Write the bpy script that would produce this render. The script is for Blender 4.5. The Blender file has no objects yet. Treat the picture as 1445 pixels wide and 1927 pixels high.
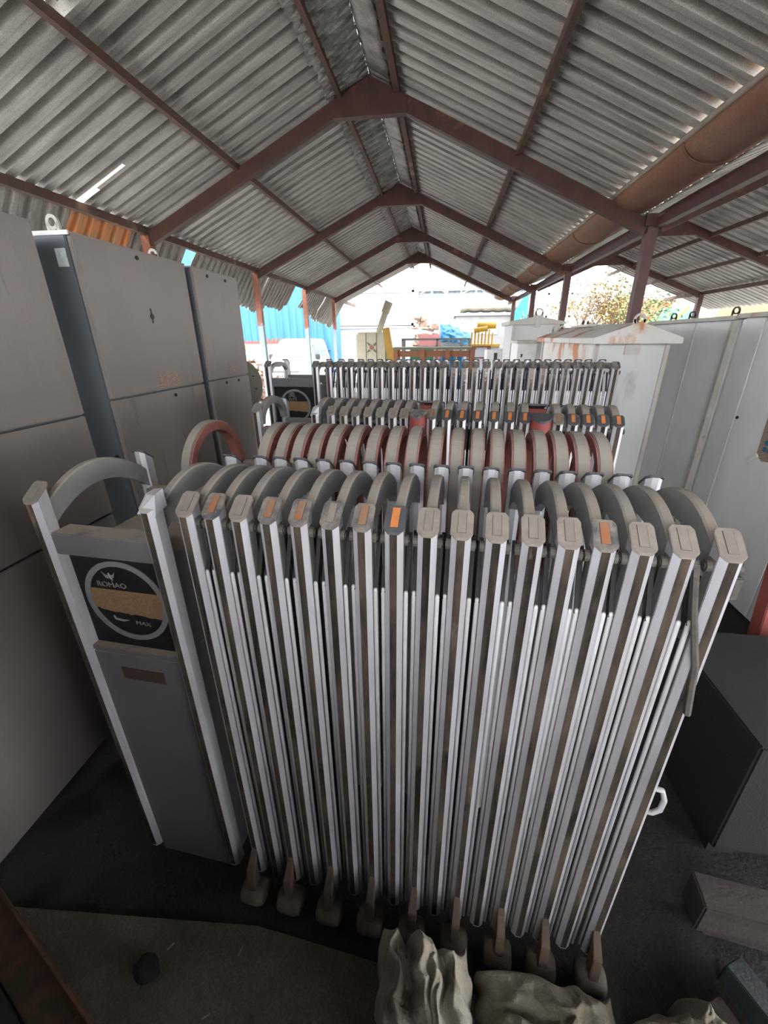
import bpy, bmesh, math, random
from mathutils import Vector, Matrix
random.seed(7)
PI = math.pi
sc = bpy.context.scene
COL = sc.collection

# ------------------------------------------------------------------ camera
IW, IH, F = 1445.0, 1927.0, 773.4736582457091
def unit(v): return v.normalized()
_a = Vector((835.0-IW/2, 635.0-IH/2, F)); _b = Vector((738.0-IW/2, 2790.0-IH/2, F))
YC = unit(_a); ZC = -unit(_b); XC = unit(YC.cross(ZC))
if XC.x < 0: XC = -XC
CAMZ = 1.9
CAM = Vector((0, 0, CAMZ))
right = Vector((XC.x, YC.x, ZC.x)); down = Vector((XC.y, YC.y, ZC.y)); fwd = Vector((XC.z, YC.z, ZC.z))
cd = bpy.data.cameras.new('camera'); cam = bpy.data.objects.new('camera', cd); COL.objects.link(cam)
cd.sensor_fit = 'VERTICAL'; cd.sensor_height = 24.0; cd.lens = 24.0*F/IH
cd.clip_start = 0.02; cd.clip_end = 500
cam.matrix_world = Matrix(((right.x, -down.x, -fwd.x, 0), (right.y, -down.y, -fwd.y, 0),
                           (right.z, -down.z, -fwd.z, CAMZ), (0, 0, 0, 1)))
sc.camera = cam
def ray(px, py): return right*((px-IW/2)/F) + down*((py-IH/2)/F) + fwd
def atY(px, py, y): d = ray(px, py); return CAM + d*(y/d.y)
def atZ(px, py, z): d = ray(px, py); return CAM + d*((z-CAMZ)/d.z)

# ------------------------------------------------------------------ materials
def mk(name, c1, c2=None, scale=6.0, rough=0.5, metal=0.0, bump=0.0, bscale=60.0, stretch=(1, 1, 1),
       c3=None, thr=0.62, pscale=2.5, pstretch=(1, 1, 1), dust=None, dstr=0.85, alpha=None, spec=0.5, zsplit=None, emit=None, fine=0.0, fscale=300.0):
    m = bpy.data.materials.new(name); m.use_nodes = True
    nt = m.node_tree; N = nt.nodes; L = nt.links
    bs = N['Principled BSDF']
    bs.inputs['Roughness'].default_value = rough; bs.inputs['Metallic'].default_value = metal
    bs.inputs['Specular IOR Level'].default_value = spec
    tc = N.new('ShaderNodeTexCoord')
    oi = N.new('ShaderNodeObjectInfo'); vm = N.new('ShaderNodeVectorMath'); vm.operation = 'MULTIPLY_ADD'
    L.new(oi.outputs['Random'], vm.inputs[0]); vm.inputs[1].default_value = (17.0, 29.0, 23.0); L.new(tc.outputs['Object'], vm.inputs[2])
    vec = vm.outputs[0]
    def noise(sc_, st, det=5):
        mp = N.new('ShaderNodeMapping'); mp.inputs['Scale'].default_value = st
        L.new(vec, mp.inputs['Vector'])
        n = N.new('ShaderNodeTexNoise'); n.inputs['Scale'].default_value = sc_; n.inputs['Detail'].default_value = det
        n.inputs['Roughness'].default_value = 0.62
        L.new(mp.outputs[0], n.inputs['Vector']); return n.outputs['Fac']
    def ramp(fac, a, b):
        r = N.new('ShaderNodeMapRange'); r.inputs[1].default_value = a; r.inputs[2].default_value = b
        L.new(fac, r.inputs[0]); return r.outputs[0]
    def mix(fac, A, B):
        x = N.new('ShaderNodeMix'); x.data_type = 'RGBA'
        if hasattr(fac, 'is_linked'): L.new(fac, x.inputs[0])
        else: x.inputs[0].default_value = fac
        for s, v in ((6, A), (7, B)):
            if hasattr(v, 'is_linked'): L.new(v, x.inputs[s])
            else: x.inputs[s].default_value = (*v, 1)
        return x.outputs[2]
    def mul(a, b):
        x = N.new('ShaderNodeMath'); x.operation = 'MULTIPLY'
        for i, v in enumerate((a, b)):
            if hasattr(v, 'is_linked'): L.new(v, x.inputs[i])
            else: x.inputs[i].default_value = v
        return x.outputs[0]
    col = c1
    if c2 is not None: col = mix(ramp(noise(scale, stretch), 0.36, 0.66), c1, c2)
    if fine:
        f = ramp(noise(fscale, (1, 1, 1), 2), 0.3, 0.7)
        hi = N.new('ShaderNodeMix'); hi.data_type = 'RGBA'; hi.blend_type = 'MULTIPLY'
        hi.inputs[0].default_value = 1.0
        if hasattr(col, 'is_linked'): L.new(col, hi.inputs[6])
        else: hi.inputs[6].default_value = (*col, 1)
        g = mix(f, (1-fine,)*3, (1+fine,)*3); L.new(g, hi.inputs[7]); col = hi.outputs[2]
    if zsplit:                                   # painted lower part, worn edge
        zc, c = zsplit
        sp = N.new('ShaderNodeSeparateXYZ'); L.new(tc.outputs['Object'], sp.inputs[0])
        ad = N.new('ShaderNodeMath'); ad.operation = 'ADD'; L.new(sp.outputs[2], ad.inputs[0])
        L.new(mul(noise(9, (1, 1, 1)), 0.25), ad.inputs[1])
        col = mix(ramp(ad.outputs[0], zc+0.14, zc+0.11), col, c)
    if c3 is not None:
        pm = ramp(noise(pscale, pstretch, 6), thr, thr+0.1); col = mix(pm, col, c3)
    if dust is not None:
        ge = N.new('ShaderNodeNewGeometry'); sp = N.new('ShaderNodeSeparateXYZ'); L.new(ge.outputs['Normal'], sp.inputs[0])
        up = ramp(sp.outputs[2], 0.25, 0.8)
        dm = mul(mul(up, ramp(noise(14, (1, 1, 1)), 0.25, 0.5)), dstr)
        col = mix(dm, col, dust)
        rr = N.new('ShaderNodeMapRange'); rr.inputs[3].default_value = rough; rr.inputs[4].default_value = 0.95
        L.new(dm, rr.inputs[0]); L.new(rr.outputs[0], bs.inputs['Roughness'])
        if metal:
            mm = N.new('ShaderNodeMapRange'); mm.inputs[3].default_value = metal; mm.inputs[4].default_value = 0.0
            L.new(dm, mm.inputs[0]); L.new(mm.outputs[0], bs.inputs['Metallic'])
    if hasattr(col, 'is_linked'): L.new(col, bs.inputs['Base Color'])
    else: bs.inputs['Base Color'].default_value = (*col, 1)
    if bump:
        b = N.new('ShaderNodeBump'); b.inputs['Strength'].default_value = bump; b.inputs['Distance'].default_value = 0.02
        L.new(noise(bscale, (1, 1, 1), 6), b.inputs['Height']); L.new(b.outputs[0], bs.inputs['Normal'])
    if alpha is not None: bs.inputs['Transmission Weight'].default_value = alpha
    return m

DUST = (0.235, 0.203, 0.168)
M = {}
M['roof'] = mk('galvanised_sheet', (0.53, 0.515, 0.465), (0.32, 0.305, 0.275), 3.0, 0.5, 0.12, 0.25, 220, (0.5, 3.0, 0.5),
               c3=(0.26, 0.19, 0.13), thr=0.68, pscale=1.3, pstretch=(0.5, 2.5, 1), fine=0.28, fscale=170)
M['roof_old'] = mk('weathered_sheet', (0.36, 0.34, 0.30), (0.20, 0.185, 0.165), 4.0, 0.6, 0.25, 0.3, 200, (1, 3.0, 1),
                   c3=(0.30, 0.15, 0.07), thr=0.64, pscale=1.5, fine=0.3, fscale=160)
M['roof_rust_sunlit'] = mk('sunlit_rusty_sheet', (0.62, 0.24, 0.08), (0.45, 0.26, 0.14), 5.0, 0.7, 0.1, 0.3, 150)  # rust colour brightened to carry sunlight on the hanging piece
M['ridge'] = mk('ridge_sheet', (0.40, 0.40, 0.36), (0.17, 0.17, 0.155), 5.0, 0.55, 0.3, 0.4, 60, (1, 1, 1),
                c3=(0.34, 0.13, 0.05), thr=0.67, pscale=2.2, fine=0.3, fscale=150)
M['primer'] = mk('red_primer_steel', (0.085, 0.034, 0.023), (0.058, 0.026, 0.018), 6.0, 0.6, 0.1, 0.15, 80,
                 c3=(0.24, 0.10, 0.05), thr=0.62, pscale=3, pstretch=(1, 1, 1))
M['purlin'] = mk('dusty_primer_steel', (0.12, 0.065, 0.046), (0.09, 0.058, 0.046), 6.0, 0.75, 0.1, 0.3, 60,
                 c3=(0.33, 0.19, 0.12), thr=0.6, pscale=2, dust=(0.20, 0.17, 0.14))
M['column'] = mk('painted_column', (0.30, 0.11, 0.06), (0.20, 0.08, 0.05), 6.0, 0.6, 0.1, 0.1, 60, zsplit=(2.15, (0.24, 0.34, 0.40)))
M['column_dark'] = mk('column_dark', (0.085, 0.035, 0.028), (0.06, 0.028, 0.024), 6.0, 0.55, 0.1, 0.1, 60)
M['gutter'] = mk('rusted_gutter', (0.22, 0.098, 0.058), (0.26, 0.16, 0.105), 3.0, 0.7, 0.15, 0.3, 50, (1, .6, 1),
                 c3=(0.30, 0.10, 0.045), thr=0.58, pscale=2.0, fine=0.15, fscale=120)
M['gutter_lip'] = mk('gutter_lip', (0.36, 0.31, 0.25), (0.24, 0.18, 0.14), 5.0, 0.7, 0.1, 0.1, 60, c3=(0.30, 0.11, 0.06), thr=0.62)
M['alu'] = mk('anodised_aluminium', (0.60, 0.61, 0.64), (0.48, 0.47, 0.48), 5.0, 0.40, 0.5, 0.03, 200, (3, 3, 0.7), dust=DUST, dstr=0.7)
M['alu_tube'] = mk('aluminium_tube', (0.58, 0.59, 0.61), (0.46, 0.45, 0.45), 5.0, 0.38, 0.25, 0.02, 200, (3, 3, 0.7), dust=DUST, dstr=0.7)
M['mirror'] = mk('mirror_band_painted_reflection', (0.035, 0.031, 0.028), (0.17, 0.135, 0.105), 6.0, 0.15, 0.5, 0.10, 30, (3, 3, 0.7),
                 c3=(0.28, 0.225, 0.17), thr=0.61, pscale=4.5, pstretch=(3, 3, 1.0))  # brown and beige patches paint reflections into the band colour
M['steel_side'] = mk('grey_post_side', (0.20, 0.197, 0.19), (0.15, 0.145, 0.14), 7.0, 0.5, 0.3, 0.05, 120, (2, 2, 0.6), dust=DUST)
M['arch'] = mk('grey_arch_band', (0.28, 0.285, 0.277), (0.21, 0.21, 0.203), 8.0, 0.45, 0.2, 0.06, 120, dust=DUST, dstr=0.95)
M['cap_dusty'] = mk('dusty_plastic_cap', (0.225, 0.198, 0.168), (0.175, 0.152, 0.13), 22.0, 0.9, 0, 0.2, 150, c3=(0.10, 0.095, 0.09), thr=0.66, pscale=16)
M['cap_worn'] = mk('half_dusty_plastic_cap', (0.20, 0.178, 0.152), (0.06, 0.06, 0.064), 26.0, 0.8, 0, 0.2, 150, c3=(0.05, 0.052, 0.06), thr=0.56, pscale=20)
M['cap_clean'] = mk('dark_plastic_cap', (0.045, 0.048, 0.055), (0.065, 0.065, 0.07), 20.0, 0.55, 0, 0.05, 100)
M['refl_clean'] = mk('orange_reflector', (0.50, 0.17, 0.045), (0.40, 0.15, 0.05), 90.0, 0.5, 0, 0.1, 300)
M['refl_dusty'] = mk('dusty_orange_reflector', (0.26, 0.095, 0.035), (0.20, 0.14, 0.095), 30.0, 0.85, 0, 0.1, 200)
M['refl_grey'] = mk('dust_covered_reflector', (0.21, 0.184, 0.154), (0.172, 0.15, 0.127), 25.0, 0.9, 0, 0.1, 200)
M['groove'] = mk('dark_groove', (0.03, 0.028, 0.026), None, rough=0.9)
M['knuckle'] = mk('dirty_black_knuckle', (0.045, 0.042, 0.038), (0.09, 0.078, 0.065), 30.0, 0.75, 0, 0.2, 120)
M['link_dark'] = mk('dark_link_bar', (0.010, 0.010, 0.010), (0.02, 0.018, 0.017), 20.0, 0.8, 0.0)
M['red_arch'] = mk('red_oxide_ring', (0.22, 0.075, 0.06), (0.16, 0.055, 0.048), 9.0, 0.6, 0, 0.05, 80, dust=(0.33, 0.22, 0.18), dstr=0.6)
M['ring_band'] = mk('dusty_ring_band', (0.15, 0.145, 0.13), (0.20, 0.19, 0.17), 9.0, 0.7, 0, 0.1, 90, dust=(0.24, 0.22, 0.188), dstr=0.95)
M['red_lamp'] = mk('dark_red_lamp_body', (0.26, 0.05, 0.045), (0.21, 0.045, 0.04), 12.0, 0.5, 0, 0.05, 80)
M['caster'] = mk('dirty_caster_wheel', (0.13, 0.112, 0.09), (0.075, 0.063, 0.05), 20.0, 0.9, 0, 0.3, 60, c3=(0.12, 0.07, 0.05), thr=0.6, pscale=10)
M['bracket'] = mk('rusty_bracket', (0.12, 0.08, 0.055), (0.075, 0.058, 0.047), 15.0, 0.8, 0.1, 0.2, 60)
M['box_paint'] = mk('grey_drive_box_paint', (0.125, 0.122, 0.125), (0.105, 0.102, 0.104), 4.0, 0.55, 0.1, 0.05, 120, dust=(0.32, 0.27, 0.22))
M['display'] = mk('black_display_glass', (0.008, 0.009, 0.011), (0.014, 0.014, 0.015), 12.0, 0.6, 0, 0.03, 80, spec=0.15)
M['display_ring'] = mk('grey_display_ring', (0.17, 0.18, 0.19), (0.14, 0.145, 0.15), 12.0, 0.6)
M['led'] = mk('brown_matrix_grid', (0.30, 0.175, 0.085), (0.20, 0.12, 0.06), 160.0, 0.8, 0, 0.6, 260)
M['ink'] = mk('pale_print', (0.26, 0.25, 0.235), (0.12, 0.115, 0.11), 60.0, 0.7)
M['slot'] = mk('slot_inside', (0.035, 0.022, 0.016), (0.06, 0.03, 0.02), 20.0, 0.8)
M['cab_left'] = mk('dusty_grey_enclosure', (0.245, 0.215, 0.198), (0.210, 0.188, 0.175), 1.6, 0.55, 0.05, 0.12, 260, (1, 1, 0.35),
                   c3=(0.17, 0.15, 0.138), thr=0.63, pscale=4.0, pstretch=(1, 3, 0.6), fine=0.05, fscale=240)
M['cab_side'] = mk('dark_steel_side', (0.16, 0.185, 0.20), (0.13, 0.15, 0.16), 2.0, 0.4, 0.4, 0.05, 120)
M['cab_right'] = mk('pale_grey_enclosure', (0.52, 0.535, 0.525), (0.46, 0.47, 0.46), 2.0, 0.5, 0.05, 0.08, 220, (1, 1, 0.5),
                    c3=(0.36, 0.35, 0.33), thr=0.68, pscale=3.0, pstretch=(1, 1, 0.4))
M['cab_right_lit'] = mk('lit_pale_grey_enclosure', (0.74, 0.755, 0.745), (0.66, 0.67, 0.66), 2.0, 0.5, 0.0, 0.08, 220, (1, 1, 0.5), c3=(0.45, 0.44, 0.41), thr=0.68, pscale=3.0, pstretch=(1, 1, 0.4))  # pale grey enclosure paint lightened to stand in for light on these faces
M['cab_rust'] = mk('pale_grey_paint_with_rust', (0.58, 0.57, 0.53), (0.50, 0.49, 0.45), 3.0, 0.55, 0.05, 0.1, 120,
                   c3=(0.42, 0.16, 0.06), thr=0.53, pscale=3.2, pstretch=(1, 1, 0.6))
M['cab_trim'] = mk('enclosure_trim', (0.48, 0.47, 0.43), (0.38, 0.36, 0.32), 5.0, 0.6, 0.05, 0.1, 80, c3=(0.33, 0.15, 0.07), thr=0.64, pscale=6, dust=DUST)
M['gap'] = mk('gap_shade_black', (0.03, 0.032, 0.035), None, rough=0.7)  # near-black for the shade painted into the enclosure slit
M['bolt'] = mk('dark_bolt', (0.035, 0.032, 0.03), None, rough=0.5, metal=0.6)
M['label'] = mk('faded_warning_label', (0.36, 0.30, 0.25), (0.25, 0.13, 0.09), 60.0, 0.8, stretch=(1, 1, 3))
M['white_label'] = mk('white_label', (0.62, 0.66, 0.64), (0.45, 0.50, 0.48), 50.0, 0.7)
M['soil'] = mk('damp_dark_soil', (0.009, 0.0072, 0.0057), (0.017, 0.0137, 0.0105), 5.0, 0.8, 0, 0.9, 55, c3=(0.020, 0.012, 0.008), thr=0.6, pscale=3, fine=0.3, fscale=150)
M['slab'] = mk('dirty_concrete', (0.125, 0.107, 0.078), (0.07, 0.061, 0.046), 5.0, 0.62, 0, 0.6, 90, c3=(0.024, 0.016, 0.011), thr=0.6, pscale=4, fine=0.25, fscale=170)
M['yard'] = mk('pale_gravel', (0.250, 0.240, 0.226), (0.192, 0.182, 0.168), 3.0, 0.9, 0, 0.4, 40)
M['canvas'] = mk('dirty_canvas', (0.25, 0.22, 0.165), (0.14, 0.125, 0.085), 7.0, 0.9, 0, 0.5, 70, c3=(0.07, 0.053, 0.037), thr=0.6, pscale=6, fine=0.18, fscale=220)
M['canvas2'] = mk('pale_dirty_sack', (0.36, 0.33, 0.265), (0.22, 0.20, 0.155), 6.0, 0.85, 0, 0.4, 80, c3=(0.11, 0.096, 0.066), thr=0.6, pscale=7, fine=0.15, fscale=240)
M['rust_beam'] = mk('rusty_angle_iron', (0.16, 0.075, 0.04), (0.055, 0.036, 0.025), 9.0, 0.8, 0.1, 0.5, 60, c3=(0.06, 0.06, 0.03), thr=0.55, pscale=5)
M['red_post'] = mk('faded_red_paint', (0.34, 0.075, 0.06), (0.24, 0.06, 0.05), 9.0, 0.65, 0, 0.15, 60, c3=(0.07, 0.035, 0.028), thr=0.6, pscale=6)
M['dark_box'] = mk('dark_grey_steel', (0.020, 0.021, 0.022), (0.015, 0.016, 0.016), 3.0, 0.6, 0.1, 0.25, 120)
M['timber'] = mk('dirty_timber', (0.05, 0.038, 0.032), (0.03, 0.025, 0.022), 6.0, 0.85, 0, 0.4, 60, (0.4, 3, 3))
M['bluegrey'] = mk('blue_grey_strip', (0.024, 0.032, 0.036), (0.016, 0.02, 0.022), 9.0, 0.6, 0, 0.3, 80)
M['white_plastic'] = mk('white_plastic', (0.72, 0.72, 0.70), (0.6, 0.6, 0.57), 8.0, 0.5)
M['cream'] = mk('cream_plastic', (0.346, 0.326, 0.240), (0.298, 0.278, 0.202), 5.0, 0.6)
M['reel'] = mk('cream_reel', (0.278, 0.259, 0.216), (0.230, 0.211, 0.173), 5.0, 0.6, 0.1, 0.1, 60)
M['rustbrown'] = mk('brown_rust', (0.22, 0.09, 0.055), (0.15, 0.065, 0.045), 9.0, 0.75, 0.1, 0.2, 60)
M['blue_sheet'] = mk('blue_sheet', (0.009, 0.099, 0.225), (0.023, 0.135, 0.261), 2.0, 0.5, 0, 0.05, 60, (1, 1, 0.2))
M['blue_tarp'] = mk('blue_tarp', (0.005, 0.117, 0.261), (0.013, 0.149, 0.279), 4.0, 0.5, 0, 0.1, 60)
M['white_sheet'] = mk('white_sheet', (0.317, 0.336, 0.346), (0.278, 0.293, 0.298), 3.0, 0.5, 0, 0.05, 60, c3=(0.216, 0.144, 0.082), thr=0.67, pscale=3, pstretch=(1, 1, 0.3))
M['red_trim'] = mk('red_trim', (0.260, 0.030, 0.018), None, rough=0.5)
M['van'] = mk('white_car_paint', (0.346, 0.355, 0.360), None, rough=0.3)
M['glass'] = mk('car_glass', (0.07, 0.10, 0.14), (0.13, 0.16, 0.19), 1.5, 0.06, 0.0)
M['black'] = mk('black_rubber', (0.03, 0.03, 0.032), None, rough=0.7)
M['yellow'] = mk('yellow_paint', (0.330, 0.190, 0.010), (0.275, 0.165, 0.020), 6.0, 0.55)
M['orange_steel'] = mk('orange_rust_steel', (0.230, 0.080, 0.030), (0.180, 0.075, 0.035), 6.0, 0.7)
M['plank'] = mk('weathered_plank', (0.150, 0.145, 0.085), (0.120, 0.110, 0.070), 5.0, 0.8, stretch=(0.4, 3, 3))
M['grey_steel'] = mk('grey_steel', (0.170, 0.180, 0.185), (0.135, 0.145, 0.145), 5.0, 0.6, 0.1)
M['white_steel'] = mk('white_steel', (0.326, 0.326, 0.307), (0.288, 0.278, 0.250), 5.0, 0.6)
M['hall'] = mk('pale_blue_cladding', (0.180, 0.240, 0.280), (0.210, 0.270, 0.300), 2.0, 0.5, 0.1, 0, 60, (3, 1, 0.3))
M['grey_wall'] = mk('grey_render', (0.165, 0.168, 0.165), (0.135, 0.138, 0.135), 2.0, 0.85, 0, 0.1, 60)
M['foam'] = mk('cream_foam', (0.330, 0.315, 0.250), (0.275, 0.255, 0.200), 6.0, 0.9, 0, 0.6, 8)
M['pink'] = mk('faded_red_sheet', (0.260, 0.085, 0.080), (0.225, 0.095, 0.090), 6.0, 0.7)
M['rub1'] = mk('rubble_mixed', (0.275, 0.250, 0.220), (0.240, 0.100, 0.045), 2.2, 0.85, c3=(0.090, 0.050, 0.035), thr=0.6, pscale=4)
M['brownpile'] = mk('brown_scrap', (0.150, 0.095, 0.065), (0.210, 0.165, 0.125), 4.0, 0.85)
M['bark'] = mk('pale_bark', (0.150, 0.110, 0.080), (0.190, 0.135, 0.095), 6.0, 0.9)
M['leaf_y'] = mk('yellow_leaf', (0.260, 0.180, 0.030), (0.220, 0.150, 0.050), 2.0, 0.7)
M['leaf_g'] = mk('green_leaf', (0.085, 0.150, 0.045), (0.130, 0.180, 0.060), 2.0, 0.7)
M['orange_tarp'] = mk('orange_tarp', (0.300, 0.100, 0.020), (0.300, 0.150, 0.040), 3.0, 0.6)
M['green_tarp'] = mk('green_tarp', (0.025, 0.170, 0.085), (0.050, 0.200, 0.110), 3.0, 0.6)
M['hill'] = mk('hazy_hill', (0.150, 0.180, 0.190), (0.170, 0.200, 0.210), 0.05, 0.9)
M['tread'] = mk('plate_ink', (0.08, 0.08, 0.09), None, rough=0.6)

# ------------------------------------------------------------------ mesh builder
class MB:
    def __init__(s): s.v = []; s.f = []
    def add(s, vs, fs):
        o = len(s.v); s.v += [tuple(v) for v in vs]; s.f += [tuple(o+i for i in f) for f in fs]; return s
    def box(s, c, size, R=None):
        x, y, z = (k/2 for k in size); vs = []
        for dx, dy, dz in ((-x,-y,-z),(x,-y,-z),(x,y,-z),(-x,y,-z),(-x,-y,z),(x,-y,z),(x,y,z),(-x,y,z)):
            p = Vector((dx, dy, dz)); p = (R @ p) if R else p; vs.append(p+Vector(c))
        return s.add(vs, ((3,2,1,0),(4,5,6,7),(0,1,5,4),(1,2,6,5),(2,3,7,6),(3,0,4,7)))
    def ab(s, a, b): return s.box([(p+q)/2 for p, q in zip(a, b)], [abs(q-p) for p, q in zip(a, b)])
    def loft(s, rings, cap=True, close=True):
        n = len(rings[0]); o = len(s.v)
        for r in rings: s.v += [tuple(p) for p in r]
        for i in range(len(rings)-1):
            for j in range(n if close else n-1):
                k = (j+1) % n; s.f.append((o+i*n+j, o+i*n+k, o+(i+1)*n+k, o+(i+1)*n+j))
        if cap:
            s.f.append(tuple(o+j for j in range(n-1, -1, -1))); e = o+(len(rings)-1)*n; s.f.append(tuple(e+j for j in range(n)))
        return s
    def tube(s, path, r, n=10, cap=True):
        path = [Vector(p) for p in path]; rings = []
        rs = r if isinstance(r, (list, tuple)) else [r]*len(path)
        up = None
        for i, p in enumerate(path):
            t = (path[min(i+1, len(path)-1)]-path[max(i-1, 0)]).normalized()
            if up is None: up = Vector((0, 0, 1)) if abs(t.z) < 0.9 else Vector((1, 0, 0))
            a = t.cross(up).normalized(); b = a.cross(t).normalized(); up = b
            rings.append([p+(a*math.cos(2*PI*k/n)+b*math.sin(2*PI*k/n))*rs[i] for k in range(n)])
        return s.loft(rings, cap)
    def bar(s, p, q, w, h, up=(0, 0, 1)):
        p, q = Vector(p), Vector(q); t = (q-p).normalized(); a = t.cross(Vector(up)).normalized(); b = a.cross(t)
        sec = lambda o: [o+a*w/2+b*h/2, o-a*w/2+b*h/2, o-a*w/2-b*h/2, o+a*w/2-b*h/2]
        return s.loft([sec(p), sec(q)])
    def prism(s, poly, axis, a, b):
        # polygon in the plane across `axis` ('x': (y,z), 'y': (x,z), 'z': (x,y))
        f = {'x': lambda t, u, w: (t, u, w), 'y': lambda t, u, w: (u, t, w), 'z': lambda t, u, w: (u, w, t)}[axis]
        return s.loft([[f(a, u, w) for u, w in poly], [f(b, u, w) for u, w in poly]])
    def build(s, name, mat, parent=None, smooth=False, bevel=0, off=None, mats=None):
        me = bpy.data.meshes.new(name)
        vs = s.v
        if off is None and parent is not None and parent.get('_w'): off = parent.location
        if off is not None: vs = [(v[0]-off[0], v[1]-off[1], v[2]-off[2]) for v in vs]
        me.from_pydata(vs, [], s.f)
        bm = bmesh.new(); bm.from_mesh(me)
        bmesh.ops.recalc_face_normals(bm, faces=bm.faces)
        if bevel:
            es = [e for e in bm.edges if len(e.link_faces) == 2 and e.calc_face_angle(0) > 0.6]
            try: bmesh.ops.bevel(bm, geom=es, offset=bevel, segments=2, affect='EDGES', clamp_overlap=True)
            except Exception: pass
        bm.to_mesh(me); bm.free()
        me.materials.append(M[mat])
        if smooth:
            for p in me.polygons: p.use_smooth = True
        o = bpy.data.objects.new(name, me); COL.objects.link(o)
        if parent is not None: o.parent = parent
        return o

def tag(o, label, cat, group=None, kind=None):
    o['label'] = label; o['category'] = cat
    if group: o['group'] = group
    if kind: o['kind'] = kind
    return o
def thing(name, label, cat, loc=(0, 0, 0), rz=0, group=None, world=True):
    o = bpy.data.objects.new(name, None); COL.objects.link(o); o.location = loc; o.rotation_euler = (0, 0, rz)
    o.empty_display_size = 0.1
    if world and not rz: o['_w'] = 1
    return tag(o, label, cat, group)
def solo(mb, name, mat, label, cat, loc, group=None, **k):
    o = mb.build(name, mat, None, off=loc, **k); o.location = loc
    return tag(o, label, cat, group)
def struct(mb, name, mat, **k):
    o = mb.build(name, mat, None, **k); o['kind'] = 'structure'; return o
def put(src, name, parent, loc=(0, 0, 0), mat=None):
    o = src.copy(); o.name = name; o.parent = parent; o.location = loc
    if mat:
        if o.data.materials[0] != M[mat]:
            key = (src.data.name, mat)
            if key not in _md: d = src.data.copy(); d.materials[0] = M[mat]; _md[key] = d
            o.data = _md[key]
    COL.objects.link(o); return o
_md = {}
def proto(mb, mat, **k):
    o = mb.build('proto', mat, None, **k); COL.objects.unlink(o); return o
def text(name, body, size, mat, parent, loc, rot, sx=1.0, extrude=0.0006):
    cu = bpy.data.curves.new('t', 'FONT'); cu.body = body; cu.size = size; cu.align_x = 'CENTER'; cu.align_y = 'CENTER'; cu.extrude = extrude
    to = bpy.data.objects.new('t', cu); COL.objects.link(to)
    dg = bpy.context.evaluated_depsgraph_get(); me = bpy.data.meshes.new_from_object(to.evaluated_get(dg))
    bpy.data.objects.remove(to); me.materials.clear(); me.materials.append(M[mat])
    R = Matrix.Rotation(rot[2], 4, 'Z') @ Matrix.Rotation(rot[1], 4, 'Y') @ Matrix.Rotation(rot[0], 4, 'X') @ Matrix.Scale(sx, 4, (1, 0, 0))
    me.transform(R); me.transform(Matrix.Translation(loc))
    o = bpy.data.objects.new(name, me); COL.objects.link(o); o.parent = parent; return o

# ------------------------------------------------------------------ ground
def grid(x0, x1, y0, y1, nx, ny, fz):
    mb = MB()
    mb.v = [(x0+(x1-x0)*i/nx, y0+(y1-y0)*j/ny, fz(x0+(x1-x0)*i/nx, y0+(y1-y0)*j/ny)) for j in range(ny+1) for i in range(nx+1)]
    mb.f = [(j*(nx+1)+i, j*(nx+1)+i+1, (j+1)*(nx+1)+i+1, (j+1)*(nx+1)+i) for j in range(ny) for i in range(nx)]
    return mb
from mathutils import noise as mnoise
def nz(x, y, z=0.0): return mnoise.noise(Vector((x, y, z)))
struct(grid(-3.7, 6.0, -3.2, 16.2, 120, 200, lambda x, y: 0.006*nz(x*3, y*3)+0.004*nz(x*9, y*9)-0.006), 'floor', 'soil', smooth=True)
struct(MB().box((0, 40, -0.08), (160, 160, 0.1)), 'ground', 'yard')
struct(MB().prism([(-1.60, -0.28), (0.45, -0.28), (0.45, 0.60), (-0.25, 0.665), (-0.55, 0.69), (-1.60, 0.615)], 'z', 0.0, 0.016), 'trim_slab', 'slab')
for a_, b_ in (((-3.6, -2.3, 0), (1.1, -2.2, 1.2)), ((1.1, -2.3, 0), (3.3, -2.2, 2.9)), ((-1.58, -0.45, 0), (-0.45, -0.3, 2.1)), ((-0.45, -0.45, 0), (0.25, -0.3, 1.5)), ((0.25, -0.45, 0), (2.2, -0.3, 0.65))):
    struct(MB().ab(a_, b_), 'light_block_wall', 'soil')  # unseen walls added behind the camera to block light on the gate fronts

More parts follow.
